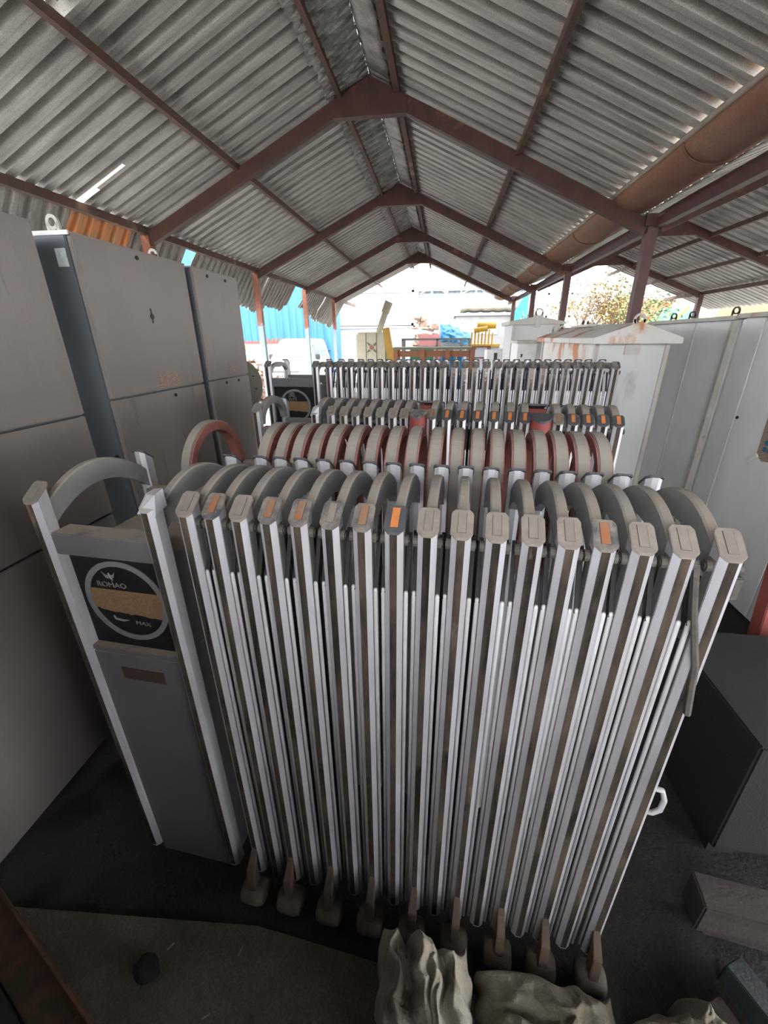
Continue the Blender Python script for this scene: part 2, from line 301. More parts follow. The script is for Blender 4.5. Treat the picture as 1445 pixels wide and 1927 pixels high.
# ------------------------------------------------------------------ roof
RX, RZ = -0.82, 4.26            # ridge
LX, LZ = -3.5, 3.06             # left eave
SL = (RZ-LZ)/(RX-LX)
GX = 1.62                       # right sheets end over the gutter
PITCH = 0.168
def corr(t):                    # trapezoidal rib profile, 0 pan, 1 rib (raised)
    t = (t/PITCH) % 1.0
    if t < 0.52: return 0.0
    if t < 0.565: return (t-0.52)/0.045
    if t < 0.955: return 1.0
    return 1-(t-0.955)/0.045
STOPS = (0.0, 0.24, 0.27, 0.52, 0.565, 0.955, 1.0)
def ys(y0, y1):
    out = [y0]; k = math.floor(y0/PITCH)
    while k*PITCH < y1:
        for s in STOPS[:-1]:
            y = (k+s)*PITCH
            if y0+1e-4 < y < y1-1e-4: out.append(y)
        k += 1
    return out+[y1]
def sheet(P0, P1, y0, y1, n, depth=0.085, hole=None, wob=0.0, jag=None, fan=0.0):
    """corrugated sheet from line P0 (x,z) to line P1 (x,z) between y0 and y1"""
    mb = MB(); Y = ys(y0, y1); dx, dz = P1[0]-P0[0], P1[1]-P0[1]; l = math.hypot(dx, dz)
    nx, nzv = -dz/l, dx/l
    if nzv < 0: nx, nzv = -nx, -nzv
    for j in range(n+1):
        for y in Y:
            t = j/n
            if jag: t *= jag(y)
            h = corr(y)*depth + (0.007 if STOPS[1] < (y/PITCH) % 1 < STOPS[2]+.005 else 0)
            if wob: h += wob*nz(y*1.7, t*3, 3.1)*t
            yy = y + fan*t*(y-(y0+y1)/2)
            mb.v.append((P0[0]+dx*t+nx*h, yy, P0[1]+dz*t+nzv*h))
    m = len(Y)
    for j in range(n):
        for i in range(m-1):
            if hole and hole((j+.5)/n, (Y[i]+Y[i+1])/2): continue
            mb.f.append((j*m+i, j*m+i+1, (j+1)*m+i+1, (j+1)*m+i))
    return mb
def tear(t, y):                 # opened lap near the left eave (t: 0 ridge .. 1 eave)
    if (t > 0.775 and 4.20 < y < 4.24) or (t > 0.90 and 4.24 < y < 4.285): return True
    return 0.52 < t < 0.54 and 2.86 < y < 2.95
def solid(o, th=0.0015):
    md = o.modifiers.new('thickness', 'SOLIDIFY'); md.thickness = th; md.offset = 1; return o
Y0, Y1 = -2.5, 15.9
solid(struct(sheet((RX, RZ), (LX, LZ), Y0, Y1, 48, hole=tear), 'ceiling', 'roof'))
solid(struct(sheet((RX, RZ), (GX, RZ-SL*(GX-RX)), Y0, Y1, 6), 'ceiling', 'roof'))
# ridge capping seen from below: overlapping folded pieces
k = 0; y = Y0
while y < Y1-0.2:
    L_ = min(1.55, Y1-y)
    for sx, w in ((-1, 0.40), (1, 0.20)):
        mb = MB(); n = 104 if sx < 0 else 8; a = random.uniform(-.03, .03); sk = random.uniform(.15, .55)
        for j in range(n+1):
            yy = y+L_*1.04*j/n
            d = 0.010+0.006*nz(yy*4, sx*3.0)
            for q in range(5):
                ww = w*(1+0.10*nz(yy*5, 7*sx))*q/4
                mb.v.append((RX+sx*ww, yy, RZ-SL*ww-0.022-d*(q/4)+a*q*0.05-(0.026*(1-corr((yy+sk*ww)*1.25)) if sx < 0 else 0)))
        mb.f = [(j*5+q, j*5+q+1, (j+1)*5+q+1, (j+1)*5+q) for j in range(n) for q in range(4)]
        solid(struct(mb, 'trim_ridge', 'ridge', smooth=sx > 0))
    y += 1.5
# second shed roof on the right
QX, QZ = 3.55, 3.63
solid(struct(sheet((QX, QZ), (2.075, 3.10), Y0, 12.3, 4), 'ceiling', 'roof'))
solid(struct(sheet((QX, QZ), (6.5, 2.47), Y0, 12.3, 6), 'ceiling', 'roof'))

# hanging torn sheets outside the left eave
def jagf(a, b, c, amp=0.12, seed=0.0):
    return lambda y: max(0.05, a+(b-a)*max(0, min(1, (y-c[0])/(c[1]-c[0])))+amp*nz(y*2.3, seed)+0.5*amp*nz(y*7.0, seed+4))
tears = [(-0.5, 2.9, 0.62, 0.62, 'roof_old', 'weathered corrugated sheet hanging outside the left eave beside the nearest enclosure'),
         (2.9, 4.27, 0.60, 0.50, 'roof_old', 'torn corrugated sheet hanging above the nearest lifting eye at the left eave'),
         (4.25, 5.08, 0.42, 0.42, 'roof_rust_sunlit', 'orange rusty sheet piece, coloured sunlit, hanging beside the nearest left column head'),
         (5.05, 6.2, 0.45, 0.40, 'roof_old', 'short torn sheet hanging just behind the nearest left column head'),
         (6.4, 9.0, 0.62, 0.80, 'roof_old', 'torn fanned corrugated sheet hanging behind the second left column head'),
         (9.05, 10.7, 0.85, 0.62, 'roof_old', 'ragged dark sheet hanging just before the third left column head'),
         (11.7, 13.4, 0.50, 0.85, 'roof_old', 'ragged sheet hanging between the third and fourth left column heads'),
         (13.45, 15.9, 0.85, 1.0, 'roof_old', 'corrugated sheet hanging around the fourth left column head at the shed end')]
for i, (ya, yb, a, b, m_, lab) in enumerate(tears):
    mb = sheet((LX-0.02, LZ-0.0), (LX-0.55, LZ-0.78), ya, yb, 7, 0.035, wob=0.07, jag=jagf(a, b, (ya, yb), 0.16, i*3.3), fan=0.05 if i else 0)
    o = solo(mb, 'torn_roof_sheet', m_, lab, 'roof sheet', (LX, (ya+yb)/2, LZ), 'torn sheets along the left eave'); solid(o)

# ------------------------------------------------------------------ steel frames
def zl(x): return 4.20+SL*(x-RX) if x < RX else 4.20-SL*(x-RX)   # rafter top line
frames_y = (5.2, 8.2, 11.07, 14.0)
ordn = ('nearest', 'second', 'third', 'farthest')
def ibeam(p, q, w, h):
    """bar whose top edge runs p..q in an x-z plane, depth h, web and flanges"""
    p, q = Vector(p), Vector(q); t = (q-p).normalized(); nrm = Vector((-t.z, 0, t.x))
    if nrm.z < 0: nrm = -nrm
    mb = MB(); tf = 0.012
    def slab(a, b, yw):
        A = p-nrm*a; B = q-nrm*a; C2 = q-nrm*b; D = p-nrm*b
        mb.loft([[A+Vector((0, s, 0)), B+Vector((0, s, 0)), C2+Vector((0, s, 0)), D+Vector((0, s, 0))] for s in (-yw/2, yw/2)])
    slab(0, h, w); return mb
for i, fy in enumerate(frames_y):
    t = thing('roof_frame', f'{ordn[i]} red-brown steel roof frame under the main corrugated roof', 'roof frame', (RX, fy, 0), group='steel frames of the main shed')
    xl, xr = -3.5, 1.98
    ibeam((RX-0.02, fy, 4.20), (xl, fy, zl(xl)), 0.07, 0.125).build('rafter', 'primer', t)
    ibeam((RX+0.02, fy, 4.20), (xr, fy, zl(xr)), 0.07, 0.125).build('rafter', 'primer', t)
    g = 0.36; poly = [(RX, 4.205), (RX-g, zl(RX-g)+.0), (RX-g-.02, zl(RX-g)-0.13), (RX+g+.02, zl(RX+g)-0.13), (RX+g, zl(RX+g))]
    MB().prism(poly, 'y', fy-0.042, fy+0.042).build('gusset_plate', 'primer', t)
    zt = zl(-3.45)-0.02
    MB().ab((-3.50, fy-0.05, 0.0), (-3.40, fy+0.05, zt)).build('column', 'column', t)
    MB().ab((1.955, fy-0.05, 0.0), (2.055, fy+0.05, 2.98)).build('column', 'column_dark', t)
    MB().box((2.0, fy, 2.95), (0.16, 0.14, 0.10)).build('column_head', 'column_dark', t)
for i, fy in enumerate(frames_y[:3]):
    t = thing('roof_frame', f'{ordn[i] if i < 2 else "third"} red-brown steel roof frame of the neighbouring right-hand shed', 'roof frame', (QX, fy, 0), group='steel frames of the right-hand shed')
    ibeam((QX, fy, 3.57), (2.06, fy, 2.95), 0.07, 0.11).build('rafter', 'primer', t)
    ibeam((QX, fy, 3.57), (5.62, fy, 2.75), 0.07, 0.11).build('rafter', 'primer', t)
    MB().prism([(QX, 3.575), (QX-.34, 3.575-.14), (QX-.36, 3.34), (QX+.36, 3.34), (QX+.34, 3.575-.14)], 'y', fy-.042, fy+.042).build('gusset_plate', 'primer', t)
    MB().ab((5.53, fy-0.05, 0.0), (5.63, fy+0.05, 2.74)).build('column', 'column_dark', t)
def purlin(x, z, ya, yb, lab, w=0.045, h=0.06, mat='purlin'):
    mb = MB(); n = max(2, int((yb-ya)/0.6))
    rings = []
    for j in range(n+1):
        y = ya+(yb-ya)*j/n; dx = 0.012*nz(y*.6, x*9); dz = 0.010*nz(y*.7, x*5+3)
        rings.append([(x-w/2+dx, y, z+dz), (x+w/2+dx, y, z+dz), (x+w/2+dx, y, z+h+dz), (x-w/2+dx, y, z+h+dz)])
    mb.loft(rings)
    return solo(mb, 'purlin', mat, lab, 'purlin', (x, (ya+yb)/2, z), 'roof purlins')
purlin(-1.11, zl(-1.11)-0.02, Y0, 16.1, 'purlin on the left slope nearest to the main ridge')
purlin(-2.25, zl(-2.25)-0.02, Y0, 16.4, 'purlin halfway down the left slope of the main roof')
purlin(-3.43, zl(-3.43)-0.02, Y0, 17.3, 'rusty eave purlin along the tops of the left columns', 0.06, 0.075)
purlin(-0.55, zl(-0.55)-0.02, Y0, 16.2, 'purlin on the right slope nearest to the main ridge', 0.055, 0.07)
purlin(0.64, zl(0.64)-0.02, Y0, 16.6, 'purlin halfway down the right slope of the main roof')
purlin(2.22, 3.01, Y0, 12.4, 'dark eave purlin of the right-hand shed beside the gutter', 0.10, 0.07, 'column_dark')
purlin(2.06, 2.88, Y0, 15.5, 'dark beam along the heads of the right columns', 0.07, 0.08, 'column_dark')
purlin(2.9, 3.26, Y0, 12.2, 'purlin on the short left slope of the right-hand shed')
purlin(4.05, 3.30, Y0, 12.6, 'purlin nearest to the ridge on the right slope of the right-hand shed')
purlin(4.8, 3.02, Y0, 12.6, 'purlin halfway down the right slope of the right-hand shed')
purlin(5.62, 2.72, Y0, 12.8, 'purlin along the outer column heads of the right-hand shed', 0.06, 0.07)

# valley gutter
t = thing('valley_gutter', 'long rusty trough gutter between the two corrugated roofs', 'gutter', (1.84, 7, 3.0))
mb = MB(); n = 60; prof = 12
for j in range(n+1):
    y = Y0+(15.8-Y0)*j/n; s = 0.010*nz(y*.9, 2.2)
    for q in range(prof+1):
        a = PI+PI*q/prof
        mb.v.append((1.83+0.225*math.cos(a)+0.008*nz(y*2, q*.4), y, 3.155+s+(0.135+0.012*nz(y*1.3, 8))*math.sin(a)))
for j in range(n):
    for q in range(prof): mb.f.append((j*(prof+1)+q, j*(prof+1)+q+1, (j+1)*(prof+1)+q+1, (j+1)*(prof+1)+q))
solid(mb.build('trough', 'gutter', t, smooth=True), 0.004)
MB().tube([(1.605, Y0+(15.8-Y0)*j/40, 3.16+0.010*nz((Y0+(15.8-Y0)*j/40)*.9, 2.2)) for j in range(41)], 0.022, 8).build('gutter_lip', 'gutter_lip', t, smooth=True)
for yj in (0.6, 3.9, 6.6, 9.6, 12.5):
    mb = MB(); rr = []
    for sy in (-.012, .012):
        rr.append([(1.83+0.231*math.cos(PI+PI*q/prof), yj+sy, 3.155+0.148*math.sin(PI+PI*q/prof)) for q in range(prof+1)])
    mb.loft(rr, cap=False, close=False); solid(mb.build('joint_strap', 'rustbrown', t, smooth=True), 0.005)

# ------------------------------------------------------------------ folding gates
PW, PD = 0.041, 0.050
def octo(w, d, cx=None, cy=0.010):
    cx = w*0.305 if cx is None else cx
    w2 = w/2
    return [(-w2+cx, 0), (w2-cx, 0), (w2, cy), (w2, d-cy), (w2-cx, d), (-w2+cx, d), (-w2, d-cy), (-w2, cy)]
def capmesh(zl_, zh, flip=False, g=0.0028):
    """slanted dust cap, low edge to the outside"""
    mb = MB(); w2 = PW/2+g; a = w2*0.52; b = w2*0.30; d_ = PD+2*g
    pr = [(-w2+a, 0), (w2-a, 0), (w2, 0.010), (w2, d_-0.007), (w2-b, d_), (-w2+b, d_), (-w2, d_-0.007), (-w2, 0.010)]
    pr = [(x, y-g) for x, y in pr]
    if flip: pr = [(x, PD-y) for x, y in pr]; pr.reverse()
    def top(y):
        f = max(0, min(1, (y+g)/(PD+2*g))); f = 1-f if flip else f
        return zl_+(zh-zl_)*f
    mb.loft([[(x, y, top(y)-0.006) for x, y in pr], [(x, y, top(y)) for x, y in pr]]); return mb
def zcap(y, zl_, zh): return zl_+(zh-zl_)*(y+0.003)/(PD+0.006)
def arch_band(y0, y1, z0, z1, rise, thick, w, n=18, shape='arc'):
    """solid curved band from (y0,z0) to (y1,z1)"""
    rings = []
    for j in range(n+1):
        if shape == 'arc':
            t = j/n; y = y0+(y1-y0)*t; z = z0+(z1-z0)*t+rise*4*t*(1-t)
            tz = (z1-z0)+rise*4*(1-2*t); ty = y1-y0
        else:
            a = PI*(1-j/n); c = (y0+y1)/2; r = (y1-y0)/2
            y = c+r*math.cos(a); z = z0+(z1-z0)*j/n+rise*math.sin(a); ty = math.sin(a)*r; tz = -math.cos(a)*rise*-1 if False else math.cos(a)*rise*1.0
            ty, tz = r*math.sin(a), -rise*math.cos(a)*-1
        l = math.hypot(ty, tz) or 1; ny, nzz = 0.0, -1.0
        if shape != 'arc':
            c = (y0+y1)/2; ny, nzz = c-y, z0-z; l = math.hypot(ny, nzz) or 1; ny, nzz = ny/l, nzz/l
        yi, zi = y+ny*thick, z+nzz*thick
        e = 0.004
        rings.append([(-w/2+e, y, z), (w/2-e, y, z), (w/2, y+ny*e, z+nzz*e), (w/2, yi, zi), (-w/2, yi, zi), (-w/2, y+ny*e, z+nzz*e)])
    return MB().loft(rings)

def make_gate(g):
    """g: dict(label, O, ang, z (cap low), s (posts), depth, zb...)"""
    t = thing('folding_gate', g['label'], 'folding gate', (g['O'][0], g['O'][1], 0), math.radians(g['ang']), 'folded retractable gates', world=False)
    global PW
    PW = g.get('pw', 0.041)
    z0, D, S = g['z'], g['depth'], g['s']; zh = z0+0.042
    zb = g.get('zb', 0.075)
    pr = octo(PW, PD)
    p_post = proto(MB().loft([[(x, y, zb) for x, y in pr], [(x, y, (z0-0.004 + 0.042*max(0, y)/PD)) for x, y in pr]]), 'alu', bevel=0)
    p_rear = proto(MB().loft([[(x, y, zb) for x, y in pr], [(x, y, (zh-0.004 - 0.042*max(0, y)/PD)) for x, y in pr]]), 'alu')
    p_cap = proto(capmesh(z0, zh), 'cap_dusty', bevel=0.0012); p_rcap = proto(capmesh(z0, zh, True), 'cap_clean')
    w = PW*0.40
    p_str = proto(MB().ab((-w/2, -0.0012, zb+0.01), (w/2, 0.0006, z0-0.004)), 'mirror')
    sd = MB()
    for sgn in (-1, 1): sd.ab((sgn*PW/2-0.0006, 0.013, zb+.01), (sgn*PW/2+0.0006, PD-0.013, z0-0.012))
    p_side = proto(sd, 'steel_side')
    y_a, y_b = 0.008, 0.046
    q = []
    for dz in (0.0004, 0.0016):
        q.append([(-0.0085, y_a, zcap(y_a, z0, zh)+dz), (0.0085, y_a, zcap(y_a, z0, zh)+dz), (0.0085, y_b, zcap(y_b, z0, zh)+dz), (-0.0085, y_b, zcap(y_b, z0, zh)+dz)])
    p_ref = proto(MB().loft(q), 'refl_grey')
    q = [[(x*1.10, yy, z-.0008) for x, yy, z in r] for r in q]
    p_grv = proto(MB().loft(q), 'groove')
    p_arch = proto(arch_band(PD-0.022, D+0.022, *g['arch']), 'arch', smooth=False)
    p_kn = proto(MB().tube([(-0.0055, 0, 0), (0.0045, 0, 0)], 0.0125, 12).tube([(-0.0065, 0, 0), (0.0065, 0, 0)], 0.006, 8), 'knuckle')
    zt = z0-0.152
    p_tube = proto(MB().tube([(0, 0, zb+0.02), (0, 0, zt-0.008), (0, 0, zt-0.002), (0, 0, zt)], [0.0053, 0.0053, 0.004, 0.0018], 10), 'alu_tube', smooth=True)
    p_link = proto(MB().bar((0, 0, zt-0.012), (0, 0.055, z0-0.03), 0.005, 0.010, (1, 0, 0)), 'link_dark')
    p_sc = proto(MB().ab((-0.013, -0.004, zb+0.03), (-0.002, 0.004, z0-0.075)).ab((0.002, -0.002, zb+0.03), (0.013, 0.006, z0-0.09)), 'link_dark')  # scissor links in near-black, added to darken the gaps between posts
    p_brk = proto(MB().loft([[(-0.011, -0.012, 0.205), (0.011, -0.012, 0.205), (0.011, 0.0, 0.225), (-0.011, 0.0, 0.225)],
                             [(-0.013, -0.050, 0.17), (0.013, -0.050, 0.17), (0.013, -0.015, 0.17), (-0.013, -0.015, 0.17)],
                             [(-0.014, -0.062, 0.07), (0.014, -0.062, 0.07), (0.014, -0.020, 0.07), (-0.014, -0.020, 0.07)]]), 'bracket', bevel=0.002)
    rim = []
    for xx, r in ((-0.044, 0.0), (-0.044, 0.026), (-0.039, 0.037), (-0.024, 0.042), (0.024, 0.042), (0.039, 0.037), (0.044, 0.026), (0.044, 0.0)):
        rim.append([(xx, -0.040+max(r, .001)*math.cos(2*PI*k/18), 0.042+max(r, .001)*math.sin(2*PI*k/18)) for k in range(18)])
    p_wh = proto(MB().loft(rim), 'caster', smooth=True)
    skip = set(g.get('noarch', ()))
    for i, s in enumerate(S):
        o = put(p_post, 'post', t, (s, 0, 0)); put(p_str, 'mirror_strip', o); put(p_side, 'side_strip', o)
        cm = g['caps'][i % len(g['caps'])] if len(g['caps']) < len(S) else g['caps'][i]
        c, r = {'d': ('cap_dusty', 'refl_grey'), 'o': ('cap_worn', 'refl_dusty'), 'w': ('cap_worn', 'refl_grey'), 'c': ('cap_clean', 'refl_clean'), 'k': ('cap_clean', 'cap_clean')}[cm]
        cp = put(p_cap, 'post_cap', o, mat=c); put(p_ref, 'reflector', o, mat=r); put(p_grv, 'reflector_recess', o)
        if i not in skip: put(p_arch, 'arch', t, (s, 0, 0))
        r_ = put(p_rear, 'post', t, (s, D, 0)); put(p_rcap, 'post_cap', r_)
        for sg in (-1, 1):
            put(p_kn, 'hinge_knuckle', t, (s+sg*(PW/2+0.0055), 0.026, z0-0.029))
        if i < len(S)-1 and S[i+1]-s < 0.1:
            gap = S[i+1]-s-PW
            put(p_sc, 'scissor_link', t, (s+PW/2+gap/2, D*0.45, 0))
            for sg in (0.21, 0.79):
                xx = s+PW/2+gap*sg
                put(p_tube, 'link_tube', t, (xx, 0.014+ (0.004 if sg > .5 else 0), 0)); put(p_link, 'link_bar', t, (xx, 0.016, 0))
        if g.get('wheels') and i % 2 == 0:
            put(p_brk, 'caster_bracket', t, (s, 0, 0)); put(p_wh, 'caster_wheel', t, (s, 0, 0))
    # drive box on the left end
    b = g.get('box')
    if b:
        a0, a1 = b['x']; za = z0-1.52
        pl, pr_ = a0+PW/2, a1-PW/2
        for j, sx in enumerate((pl, pr_)):
            o = put(p_post, 'post', t, (sx, 0, 0)); put(p_str, 'mirror_strip', o)
            if j == 0 or not b.get('open'): put(p_cap, 'post_cap', o, mat=b.get('capmat', 'cap_dusty')); put(p_ref, 'reflector', o, mat=b.get('refmat', 'refl_grey'))
            else:
                mb = MB()                 # broken open post top with bent lip
                zz = z0
                mb.loft([[(-.026, .006, zz-.01), (.026, .006, zz-.01), (.026, .05, zz), (-.026, .05, zz)], [(-.003, .026, zz+.035), (.024, .02, zz+.038), (.024, .05, zz+.045), (-.002, .05, zz+.042)]])
                mb.build('torn_post_top', 'alu', t).location = (sx, 0, 0)
            r_ = put(p_rear, 'post', t, (sx, D, 0)); put(p_rcap, 'post_cap', r_)
            put(p_arch, 'arch', t, (sx+(0.004 if j == 0 else 0.0), 0, 0))
        f0, f1 = pl+PW/2-0.004, pr_-PW/2+0.004; fm = (f0+f1)/2
        bx = MB()
        bx.ab((f0, 0.018, 0.03), (f1, D+0.03, 1.035+za)); bx.ab((f0, 0.05, 1.035+za), (f1, D, 1.36+za))
        box = bx.build('drive_box', 'box_paint', t, bevel=0.004)
        MB().ab((f0, 0.012, 1.366+za), (f1, 0.075, 1.43+za)).build('top_rail', 'box_paint', box, bevel=0.003)
        MB().ab((f0, D-0.02, 1.366+za), (f1+0.02, D+0.03, 1.43+za)).build('top_rail', 'box_paint', box, bevel=0.003)
        MB().ab((f0, 0.040, 1.052+za), (f1, 0.051, 1.366+za)).build('display_panel', 'display', box)
        MB().ab((f0, 0.018, 1.036+za), (f1, 0.050, 1.052+za)).build('display_sill', 'box_paint', box, bevel=0.002)
        rc, rz_ = (fm, 1.213+za); ro, ri = 0.132, 0.116
        ring = MB(); nn = 48
        for y_ in (0.0395, 0.036):
            for r in (ro, ri): ring.v += [(rc+r*math.cos(2*PI*k/nn), y_, rz_+r*math.sin(2*PI*k/nn)) for k in range(nn)]
        for k in range(nn):
            k2 = (k+1) % nn
            ring.f += [(2*nn+k, 2*nn+k2, 3*nn+k2, 3*nn+k), (k, 2*nn+k, 2*nn+k2, k2), (nn+k, nn+k2, 3*nn+k2, 3*nn+k)]
        ring.build('display_ring', 'display_ring', box)
        lz0, lz1 = rz_-0.038, rz_+0.036
        led = MB(); top = []; bot = []
        nn = 30
        h = math.sqrt(ri**2-0.036**2)-0.002; h2 = math.sqrt(ri**2-0.038**2)-0.002
        ringA = [(rc-h, lz1)]+[(rc-math.sqrt(ri**2-zz**2)+.002, rz_+zz) for zz in (0.02, 0, -0.02)]+[(rc-h2, lz0+0.008)]
        low = [(rc-h2+2*h2*k/nn, lz0+0.008*max(0, 1-k/6)+0.006*nz(k*0.7, 3.3)-0.010*(k/nn)) for k in range(1, nn)]
        ringB = [(rc+h2, lz0-.01)]+[(rc+math.sqrt(ri**2-zz**2)-.002, rz_+zz) for zz in (-0.02, 0, 0.02)]+[(rc+h, lz1)]
        led.prism(ringA+low+ringB, 'y', 0.0375, 0.0398); led.build('led_matrix', 'led', box)
        text('lettering', b['text'], 0.023 if b['emblem'] == 'bird' else 0.030, 'ink', box, (fm+b.get('tx', -.02), 0.0385, rz_+0.052), (PI/2, 0, 0), 1.15)
        e = MB(); ex, ez = fm+b.get('tx', -.02), rz_+(0.080 if b['emblem'] == 'bird' else 0.086)
        if b['emblem'] == 'bird':
            for sg in (-1, 1):
                for q_ in range(4):
                    p0 = (ex+sg*0.003, 0.0385, ez-0.006+q_*0.003); p1 = (ex+sg*(0.022-q_*.003), 0.0385, ez+0.016-q_*0.003)
                    pm = (ex+sg*0.012, 0.0385, ez-0.004+q_*0.003); e.tube([p0, pm, p1], [0.0014, 0.001, 0.0004], 6)
            e.tube([(ex, .0385, ez+.012), (ex+.002, .0385, ez), (ex+.008, .0385, ez-.010), (ex+.004, .0385, ez-.018)], [.002, .0026, .002, .0008], 6)
            text('lettering', b['low'], 0.018, 'ink', box, (fm+0.035, 0.0385, rz_-0.072), (PI/2, 0.05, 0), 1.3)
            e.tube([(fm-.06, .0385, rz_-.055), (fm-.055, .0385, rz_-.066), (fm-.03, .0385, rz_-.069), (fm-.012, .0385, rz_-.066)], [.002, .003, .0035, .001], 6)
        else:
            for q_ in range(4):
                zz = ez-0.016+q_*0.011
                e.tube([(ex-.034+q_*.004, .0385, zz+.004), (ex-.005, .0385, zz+.009-q_*.001), (ex+.012, .0385, zz+.002), (ex+.034-q_*.006, .0385, zz-.004)], [.0025, .003, .003, .001], 6)
        e.build('emblem', 'ink', box)
        if b.get('slot', True):
            MB().ab((fm-.068, 0.0165, 0.938), (fm+.078, 0.0195, 0.982)).build('pull_recess', 'slot', box)
    return t

S1 = [-0.592, -0.523, -0.453, -0.380, -0.306, -0.232, -0.159, -0.088, -0.016, 0.054, 0.125, 0.196, 0.265, 0.331, 0.399, 0.470, 0.548]
gate1 = make_gate(dict(label='nearest folded silver retractable gate with grey arches and large dark mirror strips', O=(0, 0.775), ang=-3.9, z=1.52, s=S1, depth=0.385,
    arch=(1.500, 1.482, 0.085, 0.064, 0.024), caps='dodoowocdddddoddd', wheels=True,
    box=dict(x=(-1.056, -0.676), text='ROMAO', emblem='bird', low='MAX', tx=-0.035, open=True)))
# extra pieces on the nearest gate
MB().tube([(0.500, 0.02, 1.495), (0.510, -0.004, 1.40), (0.543, -0.006, 1.275), (0.561, -0.006, 1.143)], [0.006, 0.006, 0.007, 0.007], 6).build('loose_strap', 'knuckle', gate1)
mb = MB().tube([(0.562, 0.03, 0.852), (0.595, 0.03, 0.846), (0.606, 0.028, 0.815), (0.603, 0.026, 0.780), (0.588, 0.026, 0.764), (0.562, 0.028, 0.762)], 0.007, 8)
mb.build('hook', 'alu_tube', gate1, smooth=True)
MB().box((0.578, 0.03, 1.45), (0.016, 0.03, 0.05)).build('end_catch', 'knuckle', gate1, bevel=0.003)

S3 = [-0.596, -0.523, -0.455, -0.387, -0.319, -0.251, -0.190, -0.047, 0.031, 0.105, 0.183, 0.262, 0.337, 0.408, 0.560, 0.625, 0.690, 0.754, 0.819]
gate3 = make_gate(dict(label='third folded silver gate carrying dark red warning lamps and orange reflectors on its caps', O=(0, 2.113), ang=-7.5, z=1.52, s=S3, depth=0.33, pw=0.044,
    arch=(1.44, 1.44, 0.145, 0.042, 0.034, 18, 'round'), caps='ddddddd'+'o'+'cccccc'+'occcc', box=dict(x=(-1.076, -0.668), text='ELMI', emblem='stripes', open=True, slot=False, capmat='cap_dusty')))
def lamp(x0, x1, gate, D):
    z0 = 1.52; xm = (x0+x1)/2; w = x1-x0
    def half(d0, sg):
        return [(xm+w/2*math.cos(a), d0-sg*0.062*math.sin(a)) for a in [PI*k/14 for k in range(15)]]
    for d0, sg in ((0.035, 1), (D+0.02, -1)):
        pl = half(d0, sg)
        o = MB().prism(pl, 'z', 1.22, z0+0.012).build('warning_lamp', 'red_lamp', gate)
        pl2 = [(xm+(x-xm)*1.04, d0+(y-d0)*1.12-(0 if sg > 0 else 0)) for x, y in pl]
        mb = MB(); lo = [(x, y, z0+0.002+0.028*(1-abs(y-d0)/0.07)) for x, y in pl2]; hi = [(x, y, z+0.012) for x, y, z in lo]
        mb.loft([lo, hi]).build('lamp_cap', 'cap_worn' if x0 < 0.2 else 'cap_clean', o, bevel=0.0015)
lamp(-0.165, -0.072, gate3, 0.33); lamp(0.434, 0.534, gate3, 0.33)

S4 = [-0.880, -0.797, -0.710, -0.626, -0.547, -0.469, -0.385, -0.304, -0.222, -0.143, -0.068, 0.005, 0.086, 0.163, 0.238, 0.317, 0.398, 0.475, 0.551, 0.634, 0.709, 0.783, 0.856, 0.932, 1.004, 1.078, 1.176]
gate4 = make_gate(dict(label='farthest and widest folded gate with dark grey caps in front of the yard', O=(0, 3.217), ang=-3.9, z=1.697, s=S4, depth=0.36, pw=0.048,
    arch=(1.65, 1.65, 0.074, 0.042, 0.028, 16, 'round'), caps='w'*27, box=dict(x=(-1.416, -0.966), text='ELMI', emblem='stripes', capmat='cap_worn', slot=False)))

PW = 0.041
# second gate: ring arches, red sides
S2 = [-0.585, -0.522, -0.463, -0.404, -0.345, -0.278, -0.211, -0.144, -0.079, -0.006, 0.060, 0.124, 0.184, 0.248, 0.312, 0.370, 0.430, 0.491]
g2 = thing('folding_gate', 'second folded gate with tall dusty ring arches painted dark red inside', 'folding gate', (0, 1.345, 0), math.radians(-3.8), 'folded retractable gates', world=False)
RR = 0.185; ZC2 = 1.433
def ring_arch(w, r0, r1, legs=0.55, n=26):
    rings = []
    path = [(-1, z) for z in (ZC2-legs, ZC2-0.2, ZC2-0.02)]
    pts = [(0.054-RR*1.0+0, 0)]
    seq = []
    for z in (ZC2-legs, ZC2-0.18): seq.append(('l', z))
    for k_ in range(n+1): seq.append(('a', PI*(1-k_/n)))
    for z in (ZC2-0.18, ZC2-legs): seq.append(('r', z))
    for kind, val in seq:
        if kind == 'l': o = (-r0, val); i_ = (-r1, val)
        elif kind == 'r': o = (r0, val); i_ = (r1, val)
        else: o = (r0*math.cos(val), ZC2+r0*math.sin(val)); i_ = (r1*math.cos(val), ZC2+r1*math.sin(val))
        rings.append([(-w/2, o[0]+0.054, o[1]), (w/2, o[0]+0.054, o[1]), (w/2, i_[0]+0.054, i_[1]), (-w/2, i_[0]+0.054, i_[1])])
    return MB().loft(rings)
p_in = proto(ring_arch(0.043, RR-0.003, RR-0.036), 'red_arch', bevel=0.003)
p_bd = proto(ring_arch(0.031, RR+0.001, RR-0.004), 'ring_band')
p_p2 = proto(MB().loft([[(x, y, 0.06) for x, y in octo(PW, PD)], [(x, y, 1.0) for x, y in octo(PW, PD)]]), 'alu')
p_k2 = proto(MB().tube([(-0.008, 0, 0), (0.008, 0, 0)], 0.014, 12), 'knuckle')
